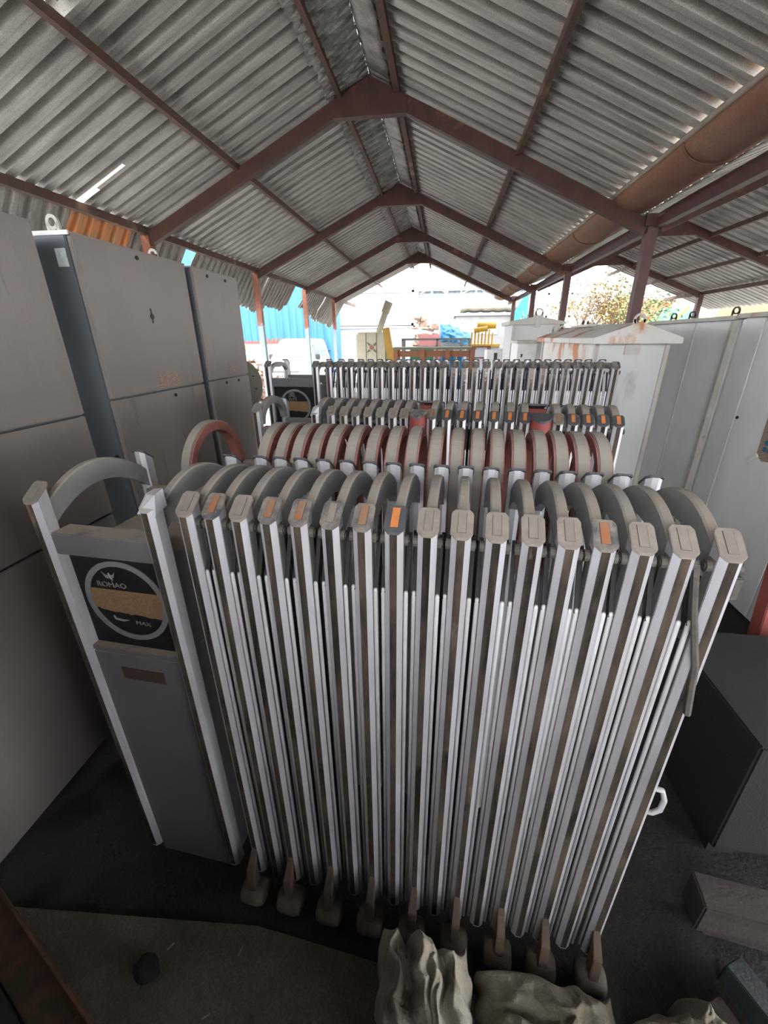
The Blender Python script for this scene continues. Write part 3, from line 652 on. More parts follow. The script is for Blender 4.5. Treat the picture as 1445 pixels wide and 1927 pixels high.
for s in S2+[-0.870]:
    a = put(p_in, 'ring_arch', g2, (s, 0, 0)); put(p_bd, 'ring_band', a)
    put(p_p2, 'post', g2, (s, 0.054-RR-0.005, 0)); put(p_p2, 'post', g2, (s, 0.054+RR-0.05, 0))
    put(p_k2, 'hinge_knuckle', g2, (s+0.031, 0.054-RR+0.016, ZC2-0.06)); put(p_k2, 'hinge_knuckle', g2, (s+0.031, 0.054+RR-0.016, ZC2-0.06))
bx = MB().ab((-0.84, 0.054-RR+0.02, 0.05), (-0.615, 0.054+RR-0.02, 1.34)).build('drive_box', 'box_paint', g2, bevel=0.004)
MB().ab((-0.845, 0.054-RR, 1.35), (-0.61, 0.054-RR+0.06, 1.42)).build('top_rail', 'box_paint', bx, bevel=0.003)
MB().ab((-0.845, 0.054+RR-0.06, 1.35), (-0.61, 0.054+RR, 1.42)).build('top_rail', 'box_paint', bx, bevel=0.003)

# ------------------------------------------------------------------ enclosures on the left
def bolts(parent, pts, axis, r=0.010):
    for p in pts:
        d = Vector(axis)*0.008
        MB().tube([Vector(p)-d*0.2, Vector(p)+d], r, 8).build('bolt', 'bolt', parent)
CXF = -1.61
def left_cab(y0, y1, label, seam, x_back=-2.45, zt=2.33, extra=None):
    t = thing('steel_enclosure', label, 'enclosure', ((CXF+x_back)/2, (y0+y1)/2, 0), group='tall grey enclosures along the left side')
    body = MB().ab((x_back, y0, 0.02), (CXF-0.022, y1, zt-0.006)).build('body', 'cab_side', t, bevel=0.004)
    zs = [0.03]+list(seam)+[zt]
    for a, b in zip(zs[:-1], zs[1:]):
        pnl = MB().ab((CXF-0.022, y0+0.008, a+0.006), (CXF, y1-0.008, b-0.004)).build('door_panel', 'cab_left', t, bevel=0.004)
        bolts(pnl, [(CXF, yy, zz) for yy in (y0+0.04, y1-0.04) for zz in (a+0.04, b-0.035)], (1, 0, 0))
    MB().ab((x_back, y0, zt-0.006), (CXF-0.003, y1, zt+0.003)).build('top_plate', 'cab_left', t)
    return t
def eye(parent, x, y, z, ax='x', h=0.09, w=0.075, mat='cab_trim', r=0.024):
    mb = MB(); n = 14; d = 0.006
    out = [(-w/2, 0)]+[(w/2*math.cos(PI-PI*k/n), h-w/2+w/2*math.sin(PI-PI*k/n)) for k in range(n+1)]+[(w/2, 0)]
    cz = h-w/2; inn = [(r*math.cos(2*PI*k/16), cz+r*math.sin(2*PI*k/16)) for k in range(16)]
    ou = [(w/2*math.cos(2*PI*k/16), cz+w/2*math.sin(2*PI*k/16)) for k in range(16)]
    for lst in (inn, ou): pass
    R = (lambda u, v, t_: (x+u, y+t_, z+v)) if ax == 'x' else (lambda u, v, t_: (x+t_, y+u, z+v))
    o = len(mb.v)
    for t_ in (-d, d):
        mb.v += [R(u, v, t_) for u, v in inn]+[R(u, v, t_) for u, v in ou]
    for k in range(16):
        k2 = (k+1) % 16
        mb.f += [(k, k2, 16+k2, 16+k), (32+k, 48+k, 48+k2, 32+k2), (k, 32+k, 32+k2, k2), (16+k, 16+k2, 48+k2, 48+k)]
    for sg in (-1, 1):
        mb.box(R(sg*(w/2+r)/2, cz/2, 0), ((w/2-r), 2*d, cz) if ax == 'x' else (2*d, (w/2-r), cz))
    return mb.build('lifting_eye', mat, parent)
c1 = left_cab(-0.30, 1.715, 'nearest tall grey steel enclosure filling the left edge', (1.10, 1.585))
MB().ab((CXF-0.10, 1.715, 1.30), (CXF-0.02, 1.74, 1.306)).build('latch', 'white_plastic', c1)
c2 = left_cab(1.885, 2.752, 'middle grey steel enclosure with a dark end face and a top lifting eye', (1.625,))
c3 = left_cab(2.822, 3.455, 'farthest and narrowest grey steel enclosure on the left, beside the cream reel', (1.630,))
eye(c2, CXF-0.10, 1.93, 2.33, 'x', 0.075, 0.06, 'cab_trim', 0.016)
eye(c2, CXF-0.15, 2.68, 2.33, 'x', 0.075, 0.06, 'cab_trim', 0.016)
MB().ab((CXF-0.085, 1.882, 2.20), (CXF-0.035, 1.8865, 2.27)).build('white_label', 'white_label', c2)
MB().ab((CXF-0.30, 1.88, 2.318), (CXF+0.0, 1.887, 2.335)).build('top_flange', 'white_plastic', c2)
for zz in (1.30, 1.34): bolts(c2, [(CXF-0.05, 1.883, zz)], (0, -1, 0))
MB().ab((CXF-0.30, 1.877, 1.318), (CXF-0.05, 1.884, 1.325)).build('stay_rod', 'white_plastic', c2)
MB().ab((CXF-0.001, 2.28, 1.645), (CXF+0.0015, 2.47, 1.715)).build('warning_label', 'label', c2)
MB().ab((CXF-0.001, 3.12, 1.665), (CXF+0.0015, 3.24, 1.725)).build('warning_label', 'label', c3)
MB().tube([(CXF-0.004, 2.33, 2.02), (CXF+0.006, 2.33, 2.02)], 0.014, 8).ab((CXF-0.001, 2.325, 1.985), (CXF+0.002, 2.335, 2.06)).build('plug', 'bolt', c2)
for yy, zz in ((2.3, 2.295), (3.0, 2.295), (3.25, 2.295), (3.05, 1.60), (3.25, 1.60), (2.4, 1.59)):
    bolts(c2 if yy < 2.8 else c3, [(CXF, yy, zz)], (1, 0, 0))
MB().ab((CXF-0.10, 2.752, 0.03), (CXF-0.03, 2.775, 2.28)).build('gap_shade_strip', 'gap', c2)  # dark strip standing in for shade in the slit between two enclosures

# cream reel behind the left enclosures
rl = thing('cable_reel', 'cream round reel on a stand just beyond the last left enclosure', 'reel', (-1.86, 3.72, 0))
def disc(c, r, th, n, ax, hole=0):
    ax = Vector(ax).normalized(); a = ax.cross(Vector((0, 0, 1))).normalized(); b = a.cross(ax); c = Vector(c)
    rr = [(0, r*0.999), (0, r), (th*.2, r*1.0), (th, r*0.97), (th, r*0.9), (th*0.6, r*0.82), (th*0.6, 0.06)]
    rings = [[c+ax*h+(a*math.cos(2*PI*k/n)+b*math.sin(2*PI*k/n))*q for k in range(n)] for h, q in [(0, 0.02)]+rr]
    return MB().loft(rings)
AX = Vector((0.90, -0.42, 0.06))
disc((-1.86, 3.80, 1.50), 0.235, 0.03, 40, AX).build('flange', 'reel', rl, smooth=False)
disc(Vector((-1.86, 3.80, 1.50))-AX.normalized()*0.22, 0.235, 0.03, 40, -AX).build('flange', 'reel', rl)
MB().tube([Vector((-1.86, 3.80, 1.50))-AX.normalized()*0.22, Vector((-1.86, 3.80, 1.50))+AX.normalized()*0.045], 0.062, 20).build('hub', 'rustbrown', rl)
for k in range(8):
    a = AX.normalized().cross(Vector((0, 0, 1))).normalized(); b = a.cross(AX.normalized())
    p = Vector((-1.86, 3.80, 1.50))+AX.normalized()*0.02+(a*math.cos(k*PI/4+.3)+b*math.sin(k*PI/4+.3))*0.155
    MB().tube([p-AX.normalized()*.01, p+AX.normalized()*.006], 0.006, 8).build('bolt', 'bolt', rl)
MB().ab((-2.0, 3.76, 0), (-1.92, 3.86, 1.45)).box((-1.95, 3.82, 0.03), (0.4, 0.5, 0.06)).build('stand', 'grey_steel', rl)

# ------------------------------------------------------------------ enclosures on the right
RXF = 2.25
def right_cab(y0, y1, label, seams, xf=RXF, zt=2.02, mat='cab_right_lit'):
    t = thing('steel_enclosure', label, 'enclosure', (xf+0.5, (y0+y1)/2, 0), group='pale grey enclosures along the right side')
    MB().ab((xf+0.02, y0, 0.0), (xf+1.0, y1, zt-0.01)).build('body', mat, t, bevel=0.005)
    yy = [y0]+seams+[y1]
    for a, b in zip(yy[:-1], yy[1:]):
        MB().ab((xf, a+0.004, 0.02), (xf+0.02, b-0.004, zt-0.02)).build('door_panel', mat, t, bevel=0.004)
    MB().ab((xf-0.035, y0-0.02, zt-0.012), (xf+1.04, y1+0.02, zt+0.02)).build('top_plate', 'cab_trim', t, bevel=0.004)
    return t
r1 = right_cab(3.84, 5.30, 'long pale grey enclosure with ribbed seams beside the gable-topped cabinet', [4.40])
MB().ab((RXF-0.025, 3.84, 0.02), (RXF+0.02, 3.875, 2.0)).build('frame_post', 'cab_trim', r1, bevel=0.003)
MB().ab((RXF-0.008, 4.392, 0.02), (RXF+0.005, 4.408, 2.0)).build('seam_strip', 'cab_right', r1, bevel=0.002)
for yy in (4.1, 4.75, 5.1): eye(r1, RXF+0.12, yy, 2.03, 'x', 0.085, 0.06, 'bolt', 0.018)
r2 = right_cab(1.75, 3.78, 'nearest pale grey enclosure at the right edge, with a bare lower edge', [2.76, 3.53], xf=RXF+0.0, zt=2.03)
MB().ab((RXF-0.05, 1.75, 1.985), (RXF+0.02, 3.45, 2.045)).build('roof_edge', 'cab_trim', r2, bevel=0.004)
bolts(r2, [(RXF, 3.50, 1.32)], (-1, 0, 0), 0.012)
lb = MB().prism([(3.185, 1.115), (3.12, 1.08), (2.90, 1.12), (2.90, 1.55), (3.20, 1.40)], 'x', RXF-0.004, RXF+0.001); lb.build('sticker', 'label', r2)
for q in range(4): MB().tube([(RXF-0.001, 3.125-.045*(q//2), 1.165+.045*(q % 2)), (RXF-0.007, 3.125-.045*(q//2), 1.165+.045*(q % 2))], 0.018, 12).build('sticker_print', 'blue_sheet', r2)
MB().bar((RXF-0.012, 3.16, 1.115), (RXF-0.02, 3.225, 1.055), 0.014, 0.026).build('handle', 'white_plastic', r2, bevel=0.003)

# gable-topped cabinet in the middle right
AY0, AY1, AX0, AX1 = 3.6, 5.55, 1.19, 1.68
ca = thing('gabled_cabinet', 'pale grey cabinet with a shallow rust-stained gable lid, behind the farthest gate', 'cabinet', ((AX0+AX1)/2, (AY0+AY1)/2, 0), group='gable-topped cabinets at the right')
MB().ab((AX0, AY0, 0.0), (AX1, AY1, 1.86)).build('body', 'cab_right', ca, bevel=0.004)
MB().ab((AX0-0.012, AY0+0.06, 0.9), (AX0, AY1-0.10, 1.84)).build('side_panel', 'cab_rust', ca, bevel=0.003)
for yy in (AY0+0.02, AY1-0.07): MB().ab((AX0-0.02, yy, 0.05), (AX0+0.01, yy+0.05, 1.87)).build('corner_post', 'cab_trim', ca, bevel=0.003)
MB().ab((AX1-0.02, AY0-0.012, 0.05), (AX1+0.012, AY0+0.03, 1.85)).build('corner_post', 'cab_trim', ca, bevel=0.003)
ov = 0.07; xm = (AX0+AX1)/2
lid = MB().prism([(AX0-ov, 1.845), (AX1+ov, 1.845), (AX1+ov, 1.885), (xm, 1.995), (AX0-ov, 1.885)], 'y', AY0-0.06, AY1+0.06).build('gable_lid', 'cab_rust', ca, bevel=0.003)
MB().ab((xm-0.075, AY0-0.066, 1.845), (xm+0.055, AY0-0.058, 1.985)).build('lid_plate', 'cab_rust', lid)
hg = MB().ab((xm-0.06, AY0-0.012, 1.765), (xm+0.05, AY0+0.002, 1.842)).build('hinge_plate', 'cab_trim', ca, bevel=0.002)
bolts(hg, [(xm-0.035, AY0-0.012, 1.80), (xm-0.005, AY0-0.012, 1.822), (xm+0.028, AY0-0.012, 1.80)], (0, -1, 0), 0.009)
eye(ca, xm-0.01, AY0-0.04, 1.965, 'x', 0.09, 0.085, 'cab_trim', 0.026)
eye(ca, AX0+0.08, AY1-0.2, 1.90, 'x', 0.12, 0.09, 'cab_trim', 0.028)
eye(ca, xm+0.0, AY1-0.6, 1.98, 'y', 0.07, 0.05, 'bolt', 0.015); eye(ca, xm+0.0, AY1-0.75, 1.98, 'y', 0.06, 0.045, 'bolt', 0.013)
MB().ab((xm-0.08, AY0+0.9, 1.985), (xm+0.12, AY0+1.5, 2.005)).build('lid_cleat', 'cab_trim', ca)
# two more beyond it
cb = thing('gabled_cabinet', 'grey cabinet with a pointed lid and round lifting eye, before the bare tree', 'cabinet', (1.25, 6.8, 0), group='gable-topped cabinets at the right')
MB().ab((0.95, 6.5, 0), (1.58, 7.3, 2.06)).build('body', 'cab_right', cb, bevel=0.004)
MB().prism([(0.90, 2.055), (1.65, 2.055), (1.65, 2.085), (1.27, 2.16), (0.90, 2.10)], 'y', 6.44, 7.36).build('gable_lid', 'cab_trim', cb, bevel=0.003)
MB().ab((1.24, 6.43, 2.02), (1.31, 6.44, 2.16)).build('lid_plate', 'cab_trim', cb)
eye(cb, 1.275, 6.44, 2.13, 'x', 0.13, 0.11, 'cab_trim', 0.035); eye(cb, 1.60, 6.44, 1.92, 'x', 0.12, 0.10, 'cab_trim', 0.03)
MB().ab((0.945, 6.49, 0), (0.985, 6.53, 2.06)).build('corner_post', 'cab_trim', cb)
cc = thing('gabled_cabinet', 'narrow white cabinet squeezed between the two gable-topped cabinets', 'cabinet', (1.05, 6.0, 0), group='gable-topped cabinets at the right')
MB().ab((0.93, 5.75, 0), (1.16, 6.3, 1.83)).build('body', 'white_plastic', cc, bevel=0.004)
MB().ab((0.91, 5.72, 1.82), (1.20, 6.33, 1.855)).build('lid', 'cab_trim', cc, bevel=0.003)
MB().ab((0.975, 5.742, 1.66), (0.995, 5.75, 1.70)).ab((0.975, 5.742, 1.56), (0.99, 5.75, 1.58)).build('latch', 'bolt', cc)
cd_ = thing('white_cabinet', 'low white cabinet with a black vertical slot by the scrap frame', 'cabinet', (0.9, 7.6, 0))
MB().ab((0.72, 7.4, 0), (1.0, 7.9, 1.70)).build('body', 'white_plastic', cd_, bevel=0.004); MB().ab((0.83, 7.39, 1.3), (0.88, 7.401, 1.66)).build('slot', 'black', cd_)

# ------------------------------------------------------------------ things on the floor in front
def crumple(poly_fn, nx, ny, seed, amp, fu, fv):
    """closed crumpled cloth: upper skin with folds, underside close to the floor"""
    mb = MB()
    def P(i, j, up):
        u, v = i/nx, j/ny
        x, y, h = poly_fn(u, v)
        e = min(u, 1-u, v, 1-v)*4; e = min(1, e)
        r1_ = 1-abs(nz(u*3.1+seed, v*2.4, seed)); r2_ = 1-abs(nz(u*7.3+seed*2, v*6.0, seed+5))
        r3_ = 1-abs(nz(u*13+seed, v*11, seed+8))
        fo = 1-2*abs(nz(u*fu+0.6*v, v*fv+0.4*u, seed+11)); f2 = 1-2*abs(nz(u*fu*2.3, v*fv*2.1, seed+17))
        z = h*(0.15+0.85*e**0.38)*(0.74+0.22*fo+0.10*(r1_-.5))+amp*(0.35*f2+0.25*(r3_-0.75))*e
        x += 0.025*nz(u*5, v*5, seed+1); y += 0.025*nz(u*5, v*5, seed+2)
        return (x, y, max(0.012, z) if up else 0.004)
    for up in (1, 0):
        for j in range(ny+1):
            for i in range(nx+1): mb.v.append(P(i, j, up))
    m = nx+1; o = m*(ny+1)
    for j in range(ny):
        for i in range(nx):
            mb.f += [(j*m+i, j*m+i+1, (j+1)*m+i+1, (j+1)*m+i), (o+j*m+i, o+(j+1)*m+i, o+(j+1)*m+i+1, o+j*m+i+1)]
    for i in range(nx): mb.f += [(i, o+i, o+i+1, i+1), (ny*m+i, ny*m+i+1, o+ny*m+i+1, o+ny*m+i)]
    for j in range(ny): mb.f += [(j*m, (j+1)*m, o+(j+1)*m, o+j*m), (j*m+nx, o+j*m+nx, o+(j+1)*m+nx, (j+1)*m+nx)]
    return mb
solo(crumple(lambda u, v: (-0.10+0.27*u-0.02*v, 0.43+0.245*v, 0.30+0.05*v), 70, 60, 1.3, 0.05, 6.0, 1.0), 'crumpled_sack', 'canvas2',
     'pale crumpled sack standing folded at the front of the nearest gate', 'sack', (0.03, 0.54, 0), smooth=True)
solo(crumple(lambda u, v: (0.195+0.40*u, 0.41+0.25*v-0.01*u, 0.19-0.03*u), 110, 70, 4.7, 0.05, 2.2, 2.0), 'crumpled_tarp', 'canvas',
     'dirty grey-brown crumpled tarpaulin beside the pale sack, bottom of the picture', 'tarpaulin', (0.35, 0.53, 0), smooth=True)
solo(crumple(lambda u, v: (0.63+0.22*u, 0.42+0.19*v+0.06*u, 0.16+0.10*u), 60, 50, 9.1, 0.06, 2.5, 2.5), 'crumpled_tarp', 'canvas',
     'pointed fold of grey canvas lying right of the crumpled tarpaulin', 'tarpaulin', (0.62, 0.5, 0), smooth=True)
# rusty angle iron in the lower left corner
t = thing('angle_iron', 'rusty angle iron lying diagonally in the lower left corner', 'angle iron', (-1.1, 0.5, 0.0))
A = atZ(-30, 1705, 0.045); B = atZ(150, 1990, 0.045)
dirv = (B-A).normalized(); sd = Vector((-dirv.y, dirv.x, 0))
MB().bar(A, B, 0.10, 0.012).build('flange', 'rust_beam', t, bevel=0.002)
MB().bar(A+sd*0.048+Vector((0, 0, 0.0)), B+sd*0.048, 0.012, 0.085).build('flange', 'rust_beam', t, bevel=0.002)
MB().bar(A-sd*0.10, B-sd*0.10, 0.09, 0.07).build('packing_bar', 'dark_box', t, bevel=0.004)
def rock(c, r, seed, sq=(1, 1, .6)):
    bm = bmesh.new(); bmesh.ops.create_icosphere(bm, subdivisions=3, radius=r)
    mb = MB()
    for v in bm.verts:
        k_ = 1+0.35*nz(v.co.x*14/r*.08+seed, v.co.y/r*1.1, v.co.z/r*1.1)
        mb.v.append((c[0]+v.co.x*k_*sq[0], c[1]+v.co.y*k_*sq[1], c[2]+v.co.z*k_*sq[2]))
    mb.f = [tuple(v.index for v in f.verts) for f in bm.faces]; bm.free(); return mb
solo(rock((-0.86, 0.535, 0.038), 0.035, 2.2, (1.3, .9, .7)), 'stone', 'soil', 'dark lump of earth beside the rusty angle iron', 'stone', (-0.86, 0.535, 0.02))
for i, (x, y, a, lab) in enumerate(((-0.62, 0.47, 0.6, 'straw sliver lying farthest right on the dirty slab'), (-0.82, 0.60, 1.0, 'straw sliver on the slab nearest to the rusty angle iron'), (-0.58, 0.62, 1.4, 'tiny straw sliver on the slab nearest to the gate wheels'))):
    d = Vector((math.cos(a), math.sin(a), 0))*0.012
    solo(MB().bar(Vector((x, y, 0.0205))-d, Vector((x, y, 0.0205))+d, 0.003, 0.003), 'straw', 'canvas2', lab, 'straw', (x, y, 0.019))
# dark steel box with red post at the lower right
bxr = thing('steel_box', 'dark grey steel box on the floor at the lower right edge', 'box', (1.55, 1.35, 0))
MB().ab((1.12, 1.12, 0.06), (1.95, 1.75, 0.62)).build('body', 'dark_box', bxr, bevel=0.008)
MB().ab((1.13, 1.15, 0), (1.23, 1.72, 0.06)).build('skid', 'dark_box', bxr); MB().ab((1.80, 1.15, 0), (1.90, 1.72, 0.06)).build('skid', 'dark_box', bxr)
rp = thing('red_post', 'faded red steel post leaning at the right edge in front of the pale enclosure', 'post', tuple(atZ(1392, 1330, 0.0)))
MB().bar(atZ(1392, 1330, 0.0), atY(1490, 1010, 2.05), 0.085, 0.085).build('tube', 'red_post', rp, bevel=0.004)
fp = atZ(1392, 1330, 0.0); MB().box((fp.x, fp.y, 0.006), (0.16, 0.16, 0.012)).build('foot_plate', 'rustbrown', rp)
solo(MB().box((1.12, 0.90, 0.10), (0.36, 0.11, 0.14), Matrix.Rotation(-0.12, 3, 'Z')).box((1.12, 0.90, 0.015), (0.30, 0.09, 0.03), Matrix.Rotation(-0.12, 3, 'Z')), 'timber_block', 'timber', 'pinkish grey timber block lying below the dark steel box', 'timber', (1.1, 0.9, 0), bevel=0.006)
solo(MB().bar((0.90, 0.70, 0.025), (1.0, 0.48, 0.025), 0.05, 0.05), 'timber_batten', 'timber', 'dirty timber batten lying right of the crumpled canvas', 'timber', (0.85, 0.6, 0), bevel=0.004)
solo(MB().bar((0.99, 0.78, 0.045), (1.13, 0.50, 0.045), 0.07, 0.09), 'plastic_strip', 'bluegrey', 'blue-grey strip lying in the lower right corner', 'strip', (1.0, 0.66, 0), bevel=0.004)

# ------------------------------------------------------------------ yard behind the shed
def wall_corr(mb, a, b, z0, z1, pitch, depth, th=0.03):
    a, b = Vector(a), Vector(b); l = (b-a).length; t_ = (b-a)/l; n_ = Vector((-t_.y, t_.x, 0)); r0 = []; m = int(l/pitch*4)
    for i in range(m+1):
        d = depth if (i % 4) in (1, 2) else 0; p = a+t_*(l*i/m)+n_*d
        mb.v += [(p.x, p.y, z0), (p.x, p.y, z1)]
    mb.f += [(2*i, 2*i+2, 2*i+3, 2*i+1) for i in range(m)]
    return mb
bw = thing('blue_shed', 'bright blue corrugated shed wall behind the white van', 'shed', (-9, 22, 0))
solid(wall_corr(MB(), (-14.5, 22, 0), (-5.68, 22, 0), 0, 6.2, 0.35, 0.05).build('cladding', 'blue_sheet', bw), 0.02)
MB().ab((-14.5, 22.06, 0), (-5.72, 24.5, 6.2)).build('body', 'blue_sheet', bw)
MB().ab((-7.6, 21.94, 1.36), (-5.7, 21.99, 1.39)).ab((-6.9, 21.94, 0), (-6.85, 21.99, 1.4)).build('sheet_joint', 'grey_steel', bw)
ht = thing('site_hut', 'white hut with red trim in front of the blue shed', 'hut', (-7.8, 20, 0))
MB().ab((-9.9, 19.6, 0), (-6.1, 21.2, 1.72)).build('wall', 'white_sheet', ht)
MB().ab((-9.95, 19.55, 1.70), (-6.05, 21.25, 1.80)).build('roof_edge', 'red_trim', ht)
MB().ab((-7.55, 19.56, 1.33), (-6.98, 19.6, 1.64)).build('window', 'white_plastic', ht)
MB().ab((-7.55, 19.56, 0.95), (-6.98, 19.6, 1.32)).build('door_panel', 'red_trim', ht); MB().ab((-6.88, 19.56, 0.5), (-6.80, 19.6, 1.7)).build('door_frame', 'red_trim', ht)
for k in range(9): MB().tube([(-8.1+k*.22, 19.9, 1.80), (-8.1+k*.22, 19.9, 1.92)], 0.07, 8).build('roof_tile', 'rustbrown', ht)
# white van
vx, vy = -5.95, 16.3
van = thing('van', 'white delivery van facing the shed, parked left of the columns', 'van', (vx, vy, 0))
def vsec(y, w, zb, zt, tw):
    return [(vx-w, y, zb), (vx+w, y, zb), (vx+w, y, zb+(zt-zb)*.55), (vx+tw, y, zt), (vx-tw, y, zt), (vx-w, y, zb+(zt-zb)*.55)]
mb = MB().loft([vsec(15.75, .72, .35, .92, .62), vsec(15.9, .84, .28, 1.02, .74), vsec(16.55, .88, .28, 1.16, .80), vsec(16.6, .88, .28, 1.18, .80), vsec(17.35, .88, .28, 1.84, .64), vsec(17.9, .88, .28, 1.90, .70), vsec(19.0, .88, .28, 1.88, .70), vsec(19.45, .86, .32, 1.78, .66)])
body = mb.build('body', 'van', van, bevel=0.03)
MB().loft([[(vx-.74, 16.62, 1.23), (vx+.74, 16.62, 1.23), (vx+.60, 17.24, 1.78), (vx-.60, 17.24, 1.78)], [(vx-.74, 16.70, 1.23), (vx+.74, 16.70, 1.23), (vx+.60, 17.32, 1.78), (vx-.60, 17.32, 1.78)]]).build('windscreen', 'glass', van)
for sg in (-1, 1):
    MB().loft([[(vx+sg*.885, 17.2, 1.18), (vx+sg*.885, 17.9, 1.18), (vx+sg*.76, 17.9, 1.72), (vx+sg*.76, 17.42, 1.72)], [(vx+sg*.86, 17.2, 1.18), (vx+sg*.86, 17.9, 1.18), (vx+sg*.72, 17.9, 1.72), (vx+sg*.72, 17.42, 1.72)]]).build('side_window', 'glass', van)
    MB().loft([[(vx+sg*.885, 18.1, 1.20), (vx+sg*.885, 18.9, 1.20), (vx+sg*.76, 18.8, 1.72), (vx+sg*.76, 18.1, 1.72)], [(vx+sg*.86, 18.1, 1.20), (vx+sg*.86, 18.9, 1.20), (vx+sg*.72, 18.8, 1.72), (vx+sg*.72, 18.1, 1.72)]]).build('side_window', 'glass', van)
    MB().box((vx+sg*.98, 17.1, 1.22), (.16, .10, .20)).build('wing_mirror', 'black', van, bevel=0.02)
    MB().box((vx+sg*.62, 15.84, .84), (.30, .12, .16)).build('headlamp', 'white_plastic', van, bevel=0.02)
    for yy in (16.35, 18.7): MB().tube([(vx+sg*.90, yy, .33), (vx+sg*.68, yy, .33)], .33, 20).build('wheel', 'black', van)
MB().ab((vx-.34, 15.70, .52), (vx+.18, 15.74, .66)).build('number_plate', 'white_plastic', van)
for q in range(6): MB().ab((vx-.29+q*.075, 15.695, .555), (vx-.25+q*.075, 15.70, .625)).build('plate_character', 'tread', van)
MB().ab((vx-.6, 15.72, .74), (vx+.6, 15.76, .79)).build('grille', 'grey_steel', van)
# rubble heap
mb = MB(); rnd = random.Random(3)
for k in range(260):
    x = rnd.uniform(-8.0, -6.0); y = rnd.uniform(12.6, 15.0); hh = max(0.05, 1.9*(1-abs(x+6.9)/2.2)*(1-abs(y-13.8)/2.6))
    Rm = Matrix.Rotation(rnd.uniform(0, 3), 3, 'Z') @ Matrix.Rotation(rnd.uniform(-.6, .6), 3, 'X') @ Matrix.Rotation(rnd.uniform(-.6, .6), 3, 'Y')
    mb.box((x, y, hh*rnd.uniform(.0, 1.0)), (rnd.uniform(.12, .6), rnd.uniform(.08, .35), rnd.uniform(.05, .22)), Rm)
o = mb.build('rubble', 'rub1'); tag(o, 'heap of mixed orange and white scrap left of the van', 'rubble', kind='stuff')
solo(rock((-6.55, 12.75, 1.25), 0.22, 5.0, (1.3, .8, .5)), 'blue_bag', 'blue_tarp', 'blue bag lying on the scrap heap left of the van', 'bag', (-6.55, 12.75, 1.15))
mb = MB()
for k in range(140):
    x = rnd.uniform(-4.6, -1.6); y = rnd.uniform(18, 20); Rm = Matrix.Rotation(rnd.uniform(0, 3), 3, 'Z') @ Matrix.Rotation(rnd.uniform(-.6, .6), 3, 'X')
    mb.box((x, y, rnd.uniform(.1, .9)), (rnd.uniform(.1, .5), rnd.uniform(.1, .3), rnd.uniform(.06, .25)), Rm)
o = mb.build('rubble', 'white_sheet'); tag(o, 'low heap of pale scrap between the van and the cream tank', 'rubble', kind='stuff')
# containers
def container(lab, x0, x1, y, z0, z1):
    t = thing('shipping_container', lab, 'container', ((x0+x1)/2, y+1.2, z0), group='stacked white containers')
    MB().ab((x0, y+.05, z0), (x1, y+2.4, z1)).build('body', 'white_sheet', t)
    solid(wall_corr(MB(), (x0+.1, y+.04, 0), (x1-.1, y+.04, 0), z0+.1, z1-.1, .28, .04).build('corrugated_side', 'white_sheet', t), .004)
    for zz in (z0, z1-.12): MB().ab((x0, y-.02, zz), (x1, y+.08, zz+.12)).build('rail', 'cab_trim', t)
    for xx in (x0, x1-.14): MB().ab((xx, y-.02, z0), (xx+.14, y+.08, z1)).build('corner_post', 'cab_trim', t)
    return t
container('upper white rust-streaked container of the stack', -8.4, -1.90, 28, 2.62, 4.55)
k2 = container('lower white container of the stack, behind the cream tank', -8.4, -1.78, 28, 0.0, 2.58)
MB().ab((-3.25, 27.95, 0.6), (-2.45, 27.99, 2.3)).build('window', 'cream', k2)
for q in range(4): MB().ab((-3.25+q*.27, 27.93, .6), (-3.22+q*.27, 27.96, 2.3)).build('window_bar', 'white_steel', k2)
# hill, hall, truss
mb = MB(); n = 40
for j in range(7):
    for i in range(n+1):
        x = -60+90*i/n; r = j/6
        mb.v.append((x, 140+25*r, (0.2+13.5*math.exp(-((x+16)/26)**2)*(1+.15*nz(x*.12, 2)))*math.sin(r*PI/2)**.5*1.2))
mb.f = [(j*(n+1)+i, j*(n+1)+i+1, (j+1)*(n+1)+i+1, (j+1)*(n+1)+i) for j in range(6) for i in range(n)]
o = mb.build('hill', 'hill', smooth=True); o['kind'] = 'structure'
hl = thing('steel_hall', 'pale blue clad hall behind the white lattice frame', 'hall', (0.5, 37, 0))
solid(wall_corr(MB(), (-3.6, 36.5, 0), (6.5, 36.5, 0), 0, 5.3, .5, .06).build('cladding', 'hall', hl), .02)
MB().ab((-3.6, 36.6, 0), (6.5, 42, 5.2)).build('body', 'hall', hl); MB().ab((-3.7, 36.2, 5.2), (6.6, 42, 5.45)).build('roof_edge', 'grey_steel', hl)
tr = thing('lattice_frame', 'white steel lattice frame standing in front of the pale blue hall', 'frame', (0, 35, 0))
for px_, w in ((757, .12), (785, .12), (811, .14), (838, .26), (865, .12), (892, .12), (917, .12)):
    p = atY(px_, 600, 35.0); MB().ab((p.x-w/2, 34.95, 0), (p.x+w/2, 35.05, 5.5)).build('post', 'white_steel', tr)
for zz in (5.45, 4.85, 4.15, 3.45): MB().ab((-3.3, 34.97, zz-.04), (6.0, 35.03, zz+.04)).build('rail', 'white_steel', tr)
for (xa, za, xb, zb_) in ((-3.2, 5.4, -1.9, 4.9), (-.9, 5.4, -2.0, 4.9), (-.9, 5.4, .2, 4.9), (2.3, 5.4, 1.2, 4.9), (2.3, 5.4, 3.4, 4.5), (-.9, 3.3, -1.9, 4.2), (-.9, 3.3, .2, 4.9), (2.2, 3.2, .4, 4.9), (3.5, 3.2, 2.4, 4.2)):
    MB().bar((xa, 35, za), (xb, 35, zb_), .07, .07, (0, 1, 0)).build('brace', 'white_steel', tr)
